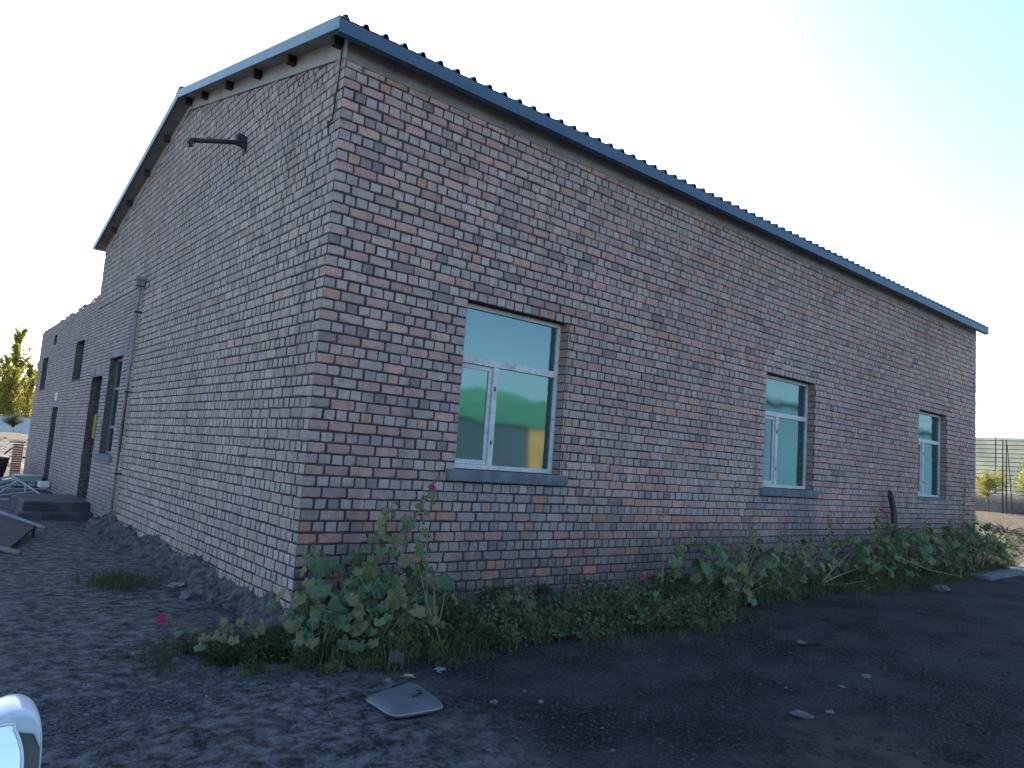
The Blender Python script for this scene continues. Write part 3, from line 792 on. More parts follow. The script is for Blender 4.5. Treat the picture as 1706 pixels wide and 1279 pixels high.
# ------------------------------------------------------------------ foliage helpers
M['leaf'] = mat("hollyhock_leaf", (.06, .1, .05), .6, objcol=True, bump=(90, .4, .004), transl=.25, spec=.3, dirt=(35, (.10, .11, .085), .35))
M['leaves'] = mat("weed_leaf", (.06, .1, .04), .65, attr=True, transl=.25, spec=.25)
M['tree_leaf'] = mat("tree_leaf", (.08, .1, .03), .7, attr=True, transl=.6, spec=.2)
M['stem'] = mat("green_stem", (.10, .13, .06), .7, noise=(20, (.16, .15, .09), .4, .7))
M['dry'] = mat("dry_stem", (.26, .23, .16), .85, noise=(20, (.18, .15, .1), .4, .7))
M['bark'] = mat("bark", (.10, .085, .07), .9, noise=(8, (.15, .13, .1), .4, .7), bump=(20, .6, .02))
M['petal'] = mat("pink_petal", (.45, .05, .14), .6, noise=(60, (.30, .02, .08), .4, .65), transl=.3)

def soup(name, tris, cols, m, parent=None):
    """tris: (n,3,3) array of leaf triangles, cols (n,3)"""
    n = len(tris); me = bpy.data.meshes.new(name)
    me.vertices.add(n*3); me.vertices.foreach_set("co", tris.reshape(-1).astype(np.float32))
    me.loops.add(n*3); me.loops.foreach_set("vertex_index", np.arange(n*3, dtype=np.int32))
    me.polygons.add(n); me.polygons.foreach_set("loop_start", np.arange(0, n*3, 3, dtype=np.int32)); me.polygons.foreach_set("loop_total", np.full(n, 3, np.int32))
    a = me.color_attributes.new("tint", 'FLOAT_COLOR', 'POINT')
    cc = np.ones((n*3, 4), np.float32); cc[:, :3] = np.repeat(cols, 3, 0); a.data.foreach_set("color", cc.ravel())
    me.materials.append(m); me.update(); me.validate()
    o = bpy.data.objects.new(name, me); col.objects.link(o)
    if parent: o.parent = parent
    return o
def rand_dirs(n):
    v = rng.normal(size=(n, 3)); return v/np.linalg.norm(v, axis=1, keepdims=True)
def leaf_quads(P, size, up=.3, narrow=.5):
    """two triangles per leaf (a folded diamond) at points P"""
    n = len(P); d = rand_dirs(n); d[:, 2] = d[:, 2]*.6+up; d /= np.linalg.norm(d, axis=1, keepdims=True)
    s = np.cross(d, rand_dirs(n)); s /= np.linalg.norm(s, axis=1, keepdims=True)
    L_ = (size*rng.uniform(.6, 1.3, n))[:, None]
    a = P; c = P+d*L_; m_ = P+d*L_*.45; nn = np.cross(d, s)
    l = m_+s*L_*narrow*.5+nn*L_*.08; r = m_-s*L_*narrow*.5+nn*L_*.08
    t = np.stack([np.stack([a, l, c], 1), np.stack([a, c, r], 1)], 1).reshape(-1, 3, 3)
    return t
def vary(base, n, amt=.25, pal=None):
    c = np.array(base)[None, :]*rng.uniform(1-amt, 1+amt, (n, 1))*rng.uniform(.9, 1.1, (n, 3))
    return np.repeat(c, 2, 0)

def tree(name, label, loc, h, kind, tint, seed, cat="tree", group=None, width=1.0):
    rd = np.random.default_rng(seed); root = thing(name, label, cat, loc, group)
    tk = MB(); tk.tube([(0, 0, -.2), (.05, 0, h*.3), (.0, .05, h*.7), (.05, 0, h*.97)], [h*.016, h*.012, h*.007, .02], 7)
    P = []
    if kind == 'poplar':
        nb = 62
        for k in range(nb):
            t = .08+.9*k/nb; an = rd.uniform(0, 6.28); L_ = h*width*(.16*(1-t)**.6+.028)*rd.uniform(.6, 1.25)
            b0 = np.array([0, 0, h*t]); d = np.array([math.cos(an)*.5, math.sin(an)*.5, .85])
            tk.tube([b0, b0+d*L_*.6, b0+d*L_*1.2+np.array([0, 0, L_*.25])], [.035, .02, .008], 4)
            m_ = int(105*(1.15-t*.6)); s = rd.uniform(.1, 1.25, m_)[:, None]
            P.append(b0+d*L_*s+rd.normal(0, h*.010*(1.25-t), (m_, 3))*[1, 1, 1.6])
    else:
        nb = 34
        for k in range(nb):
            t = rd.uniform(.3, .95); an = rd.uniform(0, 6.28); L_ = h*.42*width*rd.uniform(.5, 1.1)*(1.15-.6*abs(t-.55))
            b0 = np.array([0, 0, h*t*.75]); d = np.array([math.cos(an)*.8, math.sin(an)*.8, rd.uniform(.1, .6)])
            tk.tube([b0, b0+d*L_*.5, b0+d*L_], [.04, .025, .01], 4)
            m_ = 150; s = rd.uniform(.3, 1.25, m_)[:, None]
            P.append(b0+d*L_*s+rd.normal(0, h*.05, (m_, 3)))
    P = np.concatenate(P); P[:, 2] = np.maximum(P[:, 2], .2)
    tk.build("trunk", M['bark'], root)
    t = leaf_quads(P, h*.023 if kind == 'poplar' else h*.03, up=.2, narrow=.75)
    soup("crown", t, vary(tint, len(P), .35), M['tree_leaf'], root)
    return root
pops = [(4.35, 70, 8.9, (.40, .38, .075), "tallest slender poplar, behind the white wall beside the annex", 1.25), (2.6, 72, 7.4, (.46, .41, .08), "yellowish poplar at the left edge of the view behind the white wall", 1.3),
        (3.45, 68, 6.2, (.40, .38, .075), "short dense poplar left of the tallest one", 1.45), (5.35, 69, 6.1, (.42, .39, .08), "poplar between the tallest one and the annex corner", 1.35), (6.2, 71, 6.6, (.42, .39, .09), "poplar half hidden behind the annex corner", 1.3), (1.2, 69, 9.2, (.22, .24, .06), "thin poplar outside the tallest group on its far left", 1.1),
        (4.9, 75, 6.0, (.46, .43, .10), "pale poplar in the second row behind the tallest", 1.4), (3.0, 77, 5.6, (.32, .33, .07), "dark poplar in the second row at the left", 1.5), (3.9, 66, 5.2, (.42, .38, .08), "low bushy poplar in front of the tallest one", 1.9), (5.1, 65, 4.6, (.40, .37, .08), "lowest poplar close behind the wall near the annex corner", 2.0), (2.7, 66, 4.8, (.44, .40, .08), "low bushy poplar at the left edge close behind the wall", 1.9)]
for k, (x, y, h, t, lb, w) in enumerate(pops): tree("poplar", lb, G(x, y, -.1), h, 'poplar', t, 50+k, width=w, group="poplars behind the white wall")
tree("bush", "grey green bush growing against the far white wall", G(3.6, 58), 1.6, 'round', (.09, .11, .07), 91, "bush")

# ------------------------------------------------------------------ right background: tall windbreak fence, posts, bushes, cables
wf = thing("windbreak_fence", "tall pale mesh windbreak fence with dark rails beyond the sand", "fence", (97, 15, 0))
M['mesh_panel'] = mat("pale_mesh", (.66, .67, .58), .8, noise=(.35, (.52, .55, .49), .4, .7), transl=.55)
y = -21.0; k = 0
while y < 24:
    b = MB(); b.box((0, y+.03, 1.2), (.05, y+2.97, 8.5)); b.build("mesh_panel", M['mesh_panel'], wf)
    b = MB(); b.box((-.16, y-.05, 0), (-.03, y+.05, 8.6)); b.build("post", M['concrete'], wf)
    y += 3.0
for z in (1.5, 1.9, 2.3, 2.8, 3.2, 3.6, 4.1, 4.6, 5.1, 5.6, 6.1, 6.6, 7.1, 7.6, 8.1):
    b = MB(); b.box((-.24, -21, z), (-.17, 24, z+.07)); b.build("rail", M['dark_steel'], wf)
for (x, y, lean, lb) in ((78, 17.7, 0, "dark twin pole, the nearer of the upright pair before the pale fence"), (78.6, 17.58, 0, "dark twin pole, the farther of the upright pair before the pale fence"), (77, 16.6, .45, "thin dark pole leaning beside the upright pair of poles")):
    b = MB(); b.tube([(0, 0, -.3), (0, lean*.5, 3.4), (0, lean, 7.0 if not lean else 6.5)], [.07, .06, .05] if not lean else [.05, .045, .04], 7); tag(b.build("utility_pole", M['dark_steel'], loc=(x, y, 0)), lb, "pole", "dark poles before the windbreak fence")
tree("bush", "large yellow green bush before the pale fence on the far right", G(77, 14.2), 5.2, 'round', (.30, .30, .08), 71, "bush", width=1.1)
tree("bush", "low yellowish bush near the dark poles on the far right", G(79, 19.2, .6), 3.6, 'round', (.32, .30, .08), 72, "bush", width=1.2)
for k, z in enumerate((10.6, 9.2, 8.3)):
    b = MB(); b.tube([(0, 40, z+.4), (0, 16, z-.1), (0, -30, z+.5)], .022, 4); tag(b.build("overhead_cable", M['dark_steel'], loc=(88, 0, 0)), ["highest", "middle", "lowest"][k]+" of the three thin overhead cables crossing above the windbreak fence", "cable", "overhead cables at the right")
cb = MB(); cb.box((0, 0, -.1), (4.6, .7, .05), jit=.03); o = tag(bevel(cb.build("concrete_slab", M['sill'], loc=(13.2, -1.25, .0)), .02), "flat grey concrete slab on the ground past the last weeds", "slab")
# dry twiggy scrub on the sand
for k, (x, y, lb) in enumerate(((24, 2.0, "dark twiggy scrub on the sand nearest the building end"), (34, 4.6, "dark twiggy scrub on the sand farther out"), (29, 2.1, "sprawling scrub branch on the sand at the right edge"))):
    b = MB()
    for q in range(26):
        d = Vector((random.uniform(-1, 1), random.uniform(-1.6, 1.6), random.uniform(.05, .5))); m_ = d*.5+Vector((0, 0, random.uniform(0, .15)))
        b.tube([(0, 0, 0), m_, d*1.2], [.02, .015, .006], 4)
    tag(b.build("dry_scrub", M['bark'], loc=G(x, y)), lb, "scrub")
# ------------------------------------------------------------------ weeds along the long wall
def hleaf(seed):
    """a round, shallowly lobed, cupped hollyhock leaf, unit size, stalk at the origin, lying in XY towards +Y"""
    rd = random.Random(seed); n = 19; rim = []; mid = []
    for k in range(n):
        t = -math.pi*.90+2*math.pi*.90*k/(n-1)
        lobe = .5*(1+.10*math.cos(5.5*t))*(1-.07*abs(t))+rd.uniform(-.045, .04)
        x, y = math.sin(t)*lobe, .42+math.cos(t)*lobe
        zz = .11*math.cos(5.5*t)-.30*(lobe**2)*2+rd.uniform(-.07, .07)
        rim.append((x, y, zz)); mid.append((x*.55, .42+(y-.42)*.55, .05*math.cos(5.5*t)+rd.uniform(-.02, .02)))
    v = [(0, .40, .03)]+mid+rim; f = []
    for k in range(n-1):
        f.append((0, 1+k, 2+k)); f.append((1+k, 1+n+k, 2+n+k, 2+k))
    b = MB(); b.add(v, f); return b.mesh("leaf", M['leaf'], smooth=True)
leaf_m = [hleaf(s) for s in range(8)]
def hflower():
    b = MB(); 
    for k in range(5):
        a = 2*math.pi*k/5; ca, sa = math.cos(a), math.sin(a)
        p = [(0, 0, 0), (.30, -.28, .28), (.52, -.20, .38), (.56, .05, .36), (.50, .25, .40), (.28, .28, .28)]
        b.add([(x*ca-y*sa, x*sa+y*ca, z) for x, y, z in p], [(0, 1, 2), (0, 2, 3), (0, 3, 4), (0, 4, 5)])
    b.tube([(0, 0, 0), (0, 0, .3)], .05, 5)
    return b.mesh("flower", M['petal'])
flower_m = hflower()
def orient(d, roll):
    d = Vector(d).normalized(); q = d.to_track_quat('Y', 'Z'); return (q @ Matrix.Rotation(roll, 3, 'Y').to_quaternion()).to_euler()
GREENS = [(.095,.155,.075),(.105,.165,.065),(.125,.18,.085),(.07,.12,.055),(.165,.185,.06)]
def hollyhock(x, y, h, lean, label, nl, seed, flowers=(), dead=.1, leaf=.15, basal=8, spread=.3, joined=False, cat="hollyhock", group="hollyhocks along the wall"):
    rd = random.Random(seed); base = Vector(G(x, y)); root = thing("hollyhock", label, cat, base, group)
    st_ = MB(); lean = Vector(lean)
    def sp(t): return Vector((lean.x*t*t+.03*math.sin(t*5+seed), lean.y*t*t, h*t*(1-.0*t)))
    pts = [sp(t/6) for t in range(7)]; st_.tube([pts[0]-Vector((0, 0, .04))]+pts[1:], [.013, .012, .010, .009, .007, .005, .003], 5)
    leaves = []
    nl = int(nl*1.5)
    for k in range(nl):
        t = (k+.5)/nl*.95; b0 = sp(t); an = k*2.4+rd.uniform(-.5, .5); sz = leaf*.85*(1.15-.75*t)*rd.uniform(.6, 1.25)
        pl = .10*(1.2-t)+rd.uniform(0, .06); d = Vector((math.cos(an), math.sin(an)*.8-.15, rd.uniform(-.1, .5)))
        e = b0+d*pl; leaves.append((e, d, sz, b0))
    for k in range(int(basal*2.6)):
        an = rd.uniform(0, 6.28); b0 = sp(rd.uniform(0, .12)); d = Vector((math.cos(an), math.sin(an)*.7-.2, rd.uniform(.5, 1.9)))
        e = b0+d.normalized()*rd.uniform(.45, 1)*spread*1.7; leaves.append((e, Vector((d.x, d.y, d.z*.25)), leaf*rd.uniform(.35, 1.1), b0))
    fol = MB()
    for e, d, sz, b0 in leaves:
        if e.y+base.y > -.04: e.y = -.04-base.y-rd.uniform(0, .05)
        e.z = max(e.z, .05)
        st_.tube([b0, (b0+e)/2+Vector((0, 0, .02)), e], [.004, .0035, .003], 4, cap=False)
        dd = Vector((d.x*.8, min(d.y, .1)*.7-.25, -rd.uniform(.35, 1.5)))
        o = bpy.data.objects.new("leaf", rd.choice(leaf_m)); 
        o.location = e; o.scale = (sz, sz, sz); o.rotation_euler = orient(dd, rd.uniform(-.6, .6))
        c = rd.choice(GREENS); k = rd.uniform(.85, 1.35); c = tuple(q*k for q in c)
        if rd.random() < dead: c = blend(c, (.24, .20, .09), rd.uniform(.5, .9))
        if joined:
            mw = Matrix.LocRotScale(o.location, o.rotation_euler, o.scale); bpy.data.objects.remove(o)
            me = rd.choice(leaf_m); fol.add([mw @ w.co for w in me.vertices], [tuple(p.vertices) for p in me.polygons], c)
        else:
            o.color = (*c, 1); col.objects.link(o); o.parent = root
    if joined: tag(fol.build("foliage", M['leaves'], root, smooth=True), kind='stuff')
    for t in [.55, .65, .72, .8, .86, .92, .97]:      # seed buds up the stalk
        b0 = sp(t)
        for q in range(2):
            c = b0+Vector((rd.uniform(-.035, .035), rd.uniform(-.035, .02), rd.uniform(-.02, .02))); st_.tube([c, c+Vector((0, -.004, .016)), c+Vector((0, 0, .028))], [.006, .012, .004], 5)
    st_.build("stem", M['stem'] if rd.random() < .7 else M['dry'], root)
    for (t, dx, dy, sz) in flowers:
        o = bpy.data.objects.new("flower", flower_m); col.objects.link(o); o.parent = root; p = sp(t); o.location = p+Vector((dx, dy, 0)); o.scale = (sz, sz, sz)
        o.rotation_euler = Vector((dx-.3, dy-.7, .3)).to_track_quat('Z', 'Y').to_euler()
    return root
hollyhock(.62, -.55, 1.42, (.62, .22, 0), "tallest hollyhock, its bare tip with one pink flower reaching the first window sill", 26, 1, [(.90, -.03, -.05, .06)], .25, .21, 12, .40)
hollyhock(.42, -.50, 1.15, (.26, .12, 0), "leafy hollyhock in the clump just right of the tall flowering one's foot, beside the corner", 22, 2, [], .1, .20, 14, .46)
hollyhock(.02, -.50, .82, (-.12, .05, 0), "big leaved hollyhock spreading right across the building corner", 12, 3, [], .15, .18, 12, .38)
hollyhock(-.12, -.95, .42, (-.12, -.05, 0), "low hollyhock with a yellow leaf in front of the bare corner", 6, 4, [], .45, .16, 8, .28)
hollyhock(.32, -1.0, .50, (.08, -.1, 0), "short hollyhock in the front of the corner clump", 8, 5, [], .15, .17, 9, .3)
hollyhock(.72, -.95, .95, (.18, .25, 0), "dry thin stalked hollyhock under the left end of the first sill", 7, 6, [], .5, .10, 3, .2)
hollyhock(-.70, -.62, .24, (-.42, .32, 0), "hollyhock sprig lying on the ground with one bright pink flower", 6, 7, [(1.0, 0, -.02, .075)], .4, .13, 5, .22)
hollyhock(2.0, -.65, .42, (.1, 0, 0), "low hollyhock among the undergrowth below the first window", 8, 8, [], .1, .12, 7, .25)
hollyhock(3.55, -.75, .40, (.1, 0, 0), "small hollyhock with a single red pink flower in the middle undergrowth", 7, 9, [(.98, .0, -.05, .06)], .1, .11, 7, .25)
hollyhock(4.45, -.50, 1.02, (.02, .12, 0), "thin upright hollyhock stalk with a tuft at its tip between the first two windows", 7, 10, [], .3, .09, 4, .2)
hollyhock(4.85, -.70, .78, (.1, 0, 0), "leafy hollyhock at the near end of the second window's clump", 16, 11, [], .08, .17, 12, .5)
hollyhock(5.45, -.85, .72, (.12, -.05, 0), "leafy hollyhock with a red pink flower low in its front leaves", 16, 12, [(.55, .06, -.16, .06)], .08, .17, 12, .5)
hollyhock(6.0, -.60, .95, (.35, .1, 0), "hollyhock with a dry stalk leaning towards the second window", 12, 13, [], .15, .16, 9, .35)
hollyhock(6.75, -.65, .88, (.15, .05, 0), "broad pale leaved hollyhock just below the second window's left end", 16, 14, [], .08, .19, 12, .5)
hollyhock(7.35, -.55, .80, (.2, .0, 0), "leafy hollyhock sprawling rightwards below the second window", 16, 15, [], .08, .17, 12, .52)
rest = [(8.6, -.45, .95, (.1, .1, 0), [], "dry brownish hollyhock alone right of the second window", .6, .10), (9.3, -.7, .6, (.1, 0, 0), [(.9, 0, -.06, .075)], "hollyhock with a low red flower just left of the dark leaning post", .1, .16),
        (10.1, -.5, 1.1, (.05, 0, 0), [(.95, 0, -.05, .075), (.88, .2, -.05, .07)], "tall hollyhock with two pink flowers beside the dark leaning post", .15, .15), (10.9, -.65, .85, (.1, 0, 0), [], "bushy hollyhock around the foot of the dark leaning post", .1, .17),
        (12.0, -.5, .95, (.1, 0, 0), [], "bushy hollyhock right of the dark leaning post", .1, .17), (13.0, -.6, 1.0, (.15, 0, 0), [], "bushy hollyhock under the third window's left side", .1, .17),
        (14.2, -.4, 1.7, (.5, .1, 0), [], "tall thin hollyhock stalk against the wall past the third window", .4, .11), (14.6, -.5, 1.0, (.1, 0, 0), [], "bushy hollyhock under the third window's right side", .1, .17),
        (15.5, -.45, .9, (.2, 0, 0), [], "bushy hollyhock at the far end of the wall", .1, .16), (16.5, -.5, .65, (.3, 0, 0), [(.8, .1, -.2, .085)], "outermost hollyhock with a pink flower past the far end of the wall", .1, .15)]
for k, (x, y, h, ln, fl_, lb, dd, lf) in enumerate(rest): hollyhock(x, y, h*1.12, ln, lb, 22, 30+k, fl_, dd, lf*1.08, 18 if dd < .3 else 4, .58, joined=True)

def front_y(x):   # front edge of the weed strip
    return np.interp(x, [-.6, -.25, .2, .9, 2.0, 3.2, 4.3, 5.0, 6.8, 8.0, 10, 13, 16.5, 17.5], [-.55, -1.30, -1.48, -1.45, -1.50, -1.60, -1.62, -1.15, -1.02, -1.02, -1.12, -1.0, -.72, -.5])
def strip_pts(n, x0, x1, back=-.04, pw=1.0):
    x = x0+(x1-x0)*rng.random(n)**1.25; fy = front_y(x)+.16*(fbm(x*2.2, x*0+4)-.45)*2
    y = back+(fy-back)*rng.random(n)**pw
    return x, y
def grass_blades(x, y, h, lean=.35, w=.006):
    n = len(x); z = ground_z(x, y)-.01; b0 = np.stack([x, y, z], 1)
    an = rng.uniform(0, 6.28, n); d = np.stack([np.cos(an)*lean*rng.random(n), np.sin(an)*lean*rng.random(n), np.ones(n)], 1); d /= np.linalg.norm(d, axis=1, keepdims=True)
    h = h*rng.uniform(.5, 1.2, n); s = np.stack([-np.sin(an), np.cos(an), np.zeros(n)], 1)*w*rng.uniform(.6, 1.4, n)[:, None]
    tip = b0+d*h[:, None]; tip[:, :2] += d[:, :2]*h[:, None]*.6
    m_ = b0+d*h[:, None]*.55
    return np.stack([np.stack([b0-s, b0+s, m_+s*.7], 1), np.stack([m_-s*.7, m_+s*.7, tip], 1)], 1).reshape(-1, 3, 3)
# feathery weeds in clumps: upright stems carrying many narrow leaves
cx, cy = strip_pts(700, -.35, 17.0); hh = np.clip(.0+.85*(fbm(cx*2.1, cy*2.1+7)-.22), .04, .6)
hh *= np.where((cx > .8) & (cx < 2.0), 1.25, .9)*(.42+.58*sstep(.0, .7, cy-front_y(cx)))
T_, C_ = [], []
per = np.where(cx < 5, 150, 55)
for k in range(len(cx)):
    n = per[k]; t = rng.random(n)**.8; r = .085*(1-.5*t)
    an = rng.uniform(0, 6.28, n); P = np.stack([cx[k]+np.cos(an)*r*rng.random(n)**.5*1.3, np.minimum(cy[k]+np.sin(an)*r, -.03), gz(cx[k], cy[k])+hh[k]*t], 1)
    q = leaf_quads(P, .040 if cx[k] < 5 else .06, up=.55, narrow=.26); T_.append(q)
    g = random.choice([(.065,.10,.036),(.09,.125,.042),(.10,.135,.05),(.06,.09,.04),(.14,.145,.058)])
    C_.append(vary(g, n, .3))
x, y = strip_pts(9000, -.45, 17, pw=.8); T_.append(grass_blades(x, y, .16)); C_.append(vary((.085, .105, .042), len(x), .4))
x = -.45+17*rng.random(5200)**1.25; y = front_y(x)-.03-.42*rng.random(5200)**2.2; kp = fbm(x*3.3, y*3.3+2) > .45; x, y = x[kp], y[kp]
T_.append(grass_blades(x, y, .085, .8, .004)); C_.append(vary((.095, .11, .045), len(x), .4))
x, y = strip_pts(900, -.4, 16.5, pw=.9); T_.append(grass_blades(x, y, .50, .45, .0028)); C_.append(vary((.21, .19, .12), len(x), .35))
tag(soup("undergrowth", np.concatenate(T_), np.concatenate(C_), M['leaves']), "dense dark green feathery weeds along the foot of the long wall", kind='stuff')
# small round leaved ground cover in the middle
x, y = strip_pts(5200, 1.2, 5.3, pw=.8); z = ground_z(x, y)+(.06+.36*fbm(x*1.5, y*1.5+30))*rng.uniform(.45, 1.0, len(x))*(.45+.55*sstep(0, .5, y-front_y(x)))
P = np.stack([x, y, z], 1); tag(soup("leafy_weeds", leaf_quads(P, .045, up=.2, narrow=.8), vary((.085, .13, .062), len(P), .4), M['leaves']), "small leaved weeds below and right of the first window", kind='stuff')
# grass patch left of the corner and tuft by the gable wall
n = 11000; x = rng.normal(-.56, .27, n); y = rng.normal(-.74, .19, n)+.25*(-.62-x)*.5
keep = fbm(x*3, y*3) > .36; x, y = x[keep], y[keep]
T2 = [grass_blades(x, y, .12, .6, .004)]; C2 = [vary((.065, .085, .032), len(x), .35)]
P = np.stack([x, y, ground_z(x, y)+rng.uniform(.01, .13, len(x))], 1); T2.append(leaf_quads(P, .035, .4, .35)); C2.append(vary((.05, .07, .03), len(P), .3))
tag(soup("weed_patch", np.concatenate(T2), np.concatenate(C2), M['leaves']), "sprawling weed patch on the gravel left of the corner", kind='stuff')
n = 900; x = rng.normal(-.85, .16, n); y = rng.normal(2.35, .28, n)
tag(soup("grass_tuft", grass_blades(x, y, .13, .6, .005), vary((.065, .085, .035), n, .35), M['leaves']), "thin green grass tuft on the dark yard near the gable wall", kind='stuff')
# dry stalks
def stalks(name, label, x, y, specs, m='dry', rad=.007):
    b = MB()
    for (p, q, r) in specs: 
        p, q, r = Vector(p), Vector(q), Vector(r); b.tube([p, q, r], [rad, rad*.75, rad*.35], 5)
    return tag(b.build(name, M[m], loc=G(x, y)), label, "stalk")
stalks("dry_stalk", "two bare pale stalks crossing at the foot of the corner clump", .85, -1.1, [((0, 0, 0), (-.12, .1, .35), (-.20, .2, .72)), ((0, .1, .1), (.15, .25, .35), (.24, .35, .55)), ((-.06, .06, .2), (.0, .2, .5), (.28, .42, .98))], rad=.006)
stalks("dry_stalk", "bleached forked branch lying rightwards from the second window's clump", 7.75, -.75, [((0, 0, .12), (.45, .05, .30), (1.15, .1, .55)), ((.05, 0, .12), (.6, .0, .22), (1.3, -.02, .32)), ((.45, .05, .3), (.6, .1, .5), (.7, .1, .62)), ((0, 0, .1), (.5, -.1, .1), (1.2, -.1, .12))], rad=.011)
stalks("dry_stalk", "long pale stem arching over the far clump right of the dark leaning post", 11.2, -.9, [((0, 0, .75), (.6, -.1, .62), (.95, -.2, .25)), ((.95, -.2, .25), (.9, -.2, .1), (.85, -.2, .05)), ((-1.6, -.1, .5), (-.5, -.2, .25), (.9, -.25, .08))], rad=.010)
stalks("dry_stalk", "slim pale stems standing in the far clump under the third window", 13.6, -.8, [((0, 0, 0), (-.03, .1, .4), (-.15, .15, .85)), ((.1, 0, 0), (.15, .1, .4), (.22, .1, .9)), ((.5, 0, .1), (.75, 0, .45), (1.15, .1, .62))], rad=.009)
stalks("dry_stalk", "thin dark stalk leaning on the wall left of the leaning post", 9.9, -.25, [((0, 0, .5), (-.3, .1, .85), (-.62, .16, 1.15))], m='bark')
# dark leaning post
lp = MB(); lp.prism([(-.22, 0, 1.52), (-.14, 0, 1.50), (.02, 0, 1.25), (.14, 0, .8), (.20, 0, .0), (-.02, 0, .0), (-.03, 0, .7), (-.09, 0, 1.2), (-.20, 0, 1.40)], (0, .07, 0))
lp.prism([(.12, .01, .78), (.20, .01, .84), (.22, .01, .76), (.14, .01, .70)], (0, .05, 0))
o = tag(recalc(lp.build("leaning_post", M['dark_steel'], loc=G(11.5, -.22))), "charred dark bent post leaning against the wall between the second and third window", "post"); bevel(o, .012)

# ------------------------------------------------------------------ small things in the foreground
cu = thing("seat_pad", "flat grey padded seat cushion lying on the dark ground before the weeds", "cushion", G(-.17, -2.17))
cz = cu.location
L0, B0, R0_, T0 = [Vector((x-cz.x, y-cz.y, 0)) for x, y in ((-.37, -2.00), (-.385, -2.40), (.0, -2.36), (.05, -1.92))]
def pad_pt(s, t): return (L0*(1-s)+T0*s)*(1-t)+(B0*(1-s)+R0_*s)*t
n = 24; v = []; f = []
def sq(a, b):        # rounded square outline in -1..1
    return a, b
for layer, (zb_, sc) in enumerate(((.006, .96), (.014, 1.0), (.03, .985))):
    pass
pts_top = []
N_ = 22
for a in range(N_+1):
    for c in range(N_+1):
        s, t = a/N_, c/N_; e = max(abs(2*s-1), abs(2*t-1)); x_, y_ = 2*s-1, 2*t-1
        k = (abs(x_)**7+abs(y_)**7)**(1/7); rr = 1 if k < 1e-6 else min(1, max(abs(x_), abs(y_))/k)
        s2, t2 = .5+x_*.5*rr, .5+y_*.5*rr
        p = pad_pt(s2, t2); lift = .028*(1-e**6)+.022
        dent = .014*math.exp(-((s-.70)/.13)**2-((t-.52)/.10)**2)*(1+.8*math.sin(34*(s+.6*t)))
        warp = .022*s*(1-t)+.012*(1-s)*t
        v.append((p.x, p.y, lift-dent+warp-.004*math.cos(9*t+4*s)*.5))
for a in range(N_):
    for c in range(N_): f.append((a*(N_+1)+c, a*(N_+1)+c+1, (a+1)*(N_+1)+c+1, (a+1)*(N_+1)+c))
nt_ = len(v); edge = [a*(N_+1) for a in range(N_)]+[N_*(N_+1)+c for c in range(N_)]+[a*(N_+1)+N_ for a in range(N_, 0, -1)]+[c for c in range(N_, 0, -1)]
low = []
for e in edge: low.append(len(v)); v.append((v[e][0]*.985, v[e][1]*.985, v[e][2]-.024))
for k in range(len(edge)): k2 = (k+1) % len(edge); f.append((edge[k2], edge[k], low[k], low[k2]))
f.append(tuple(low))
b = MB(); b.add(v, f); recalc(b.build("cover", mat("grey_vinyl", (.085, .10, .115), .55, noise=(6, (.11, .125, .14), .4, .7), bump=(160, .25, .002), spec=.35), cu, smooth=True))
b = MB(); ring = [Vector(v[e]) for e in edge]; b.tube([Vector((p.x*1.005, p.y*1.005, p.z-.006)) for p in ring]+[Vector((ring[0].x*1.005, ring[0].y*1.005, ring[0].z-.006))], .0055, 6, cap=False)
b.build("piping", mat("pale_piping", (.24, .255, .265), .5), cu, smooth=True)
def on_pad(s, t, dz=.0):
    p = pad_pt(s, t); e = max(abs(2*s-1), abs(2*t-1))
    return Vector((p.x, p.y, .028*(1-e**6)+.022-.014*math.exp(-((s-.70)/.13)**2-((t-.52)/.10)**2)*(1+.8*math.sin(34*(s+.6*t)))+.022*s*(1-t)+.012*(1-s)*t-.004*math.cos(9*t+4*s)*.5+dz))
b = MB()
for q in ([(.60, .56), (.68, .53), (.78, .52)], [(.62, .64), (.70, .58), (.80, .55)], [(.76, .42), (.82, .47), (.80, .55)], [(.58, .60), (.66, .585), (.72, .57)]):
    b.tube([on_pad(s, t, .002) for s, t in q], [.004, .009, .004], 5)
b.build("crease_mark", mat("black_mark", (.012, .012, .015), .7), cu)

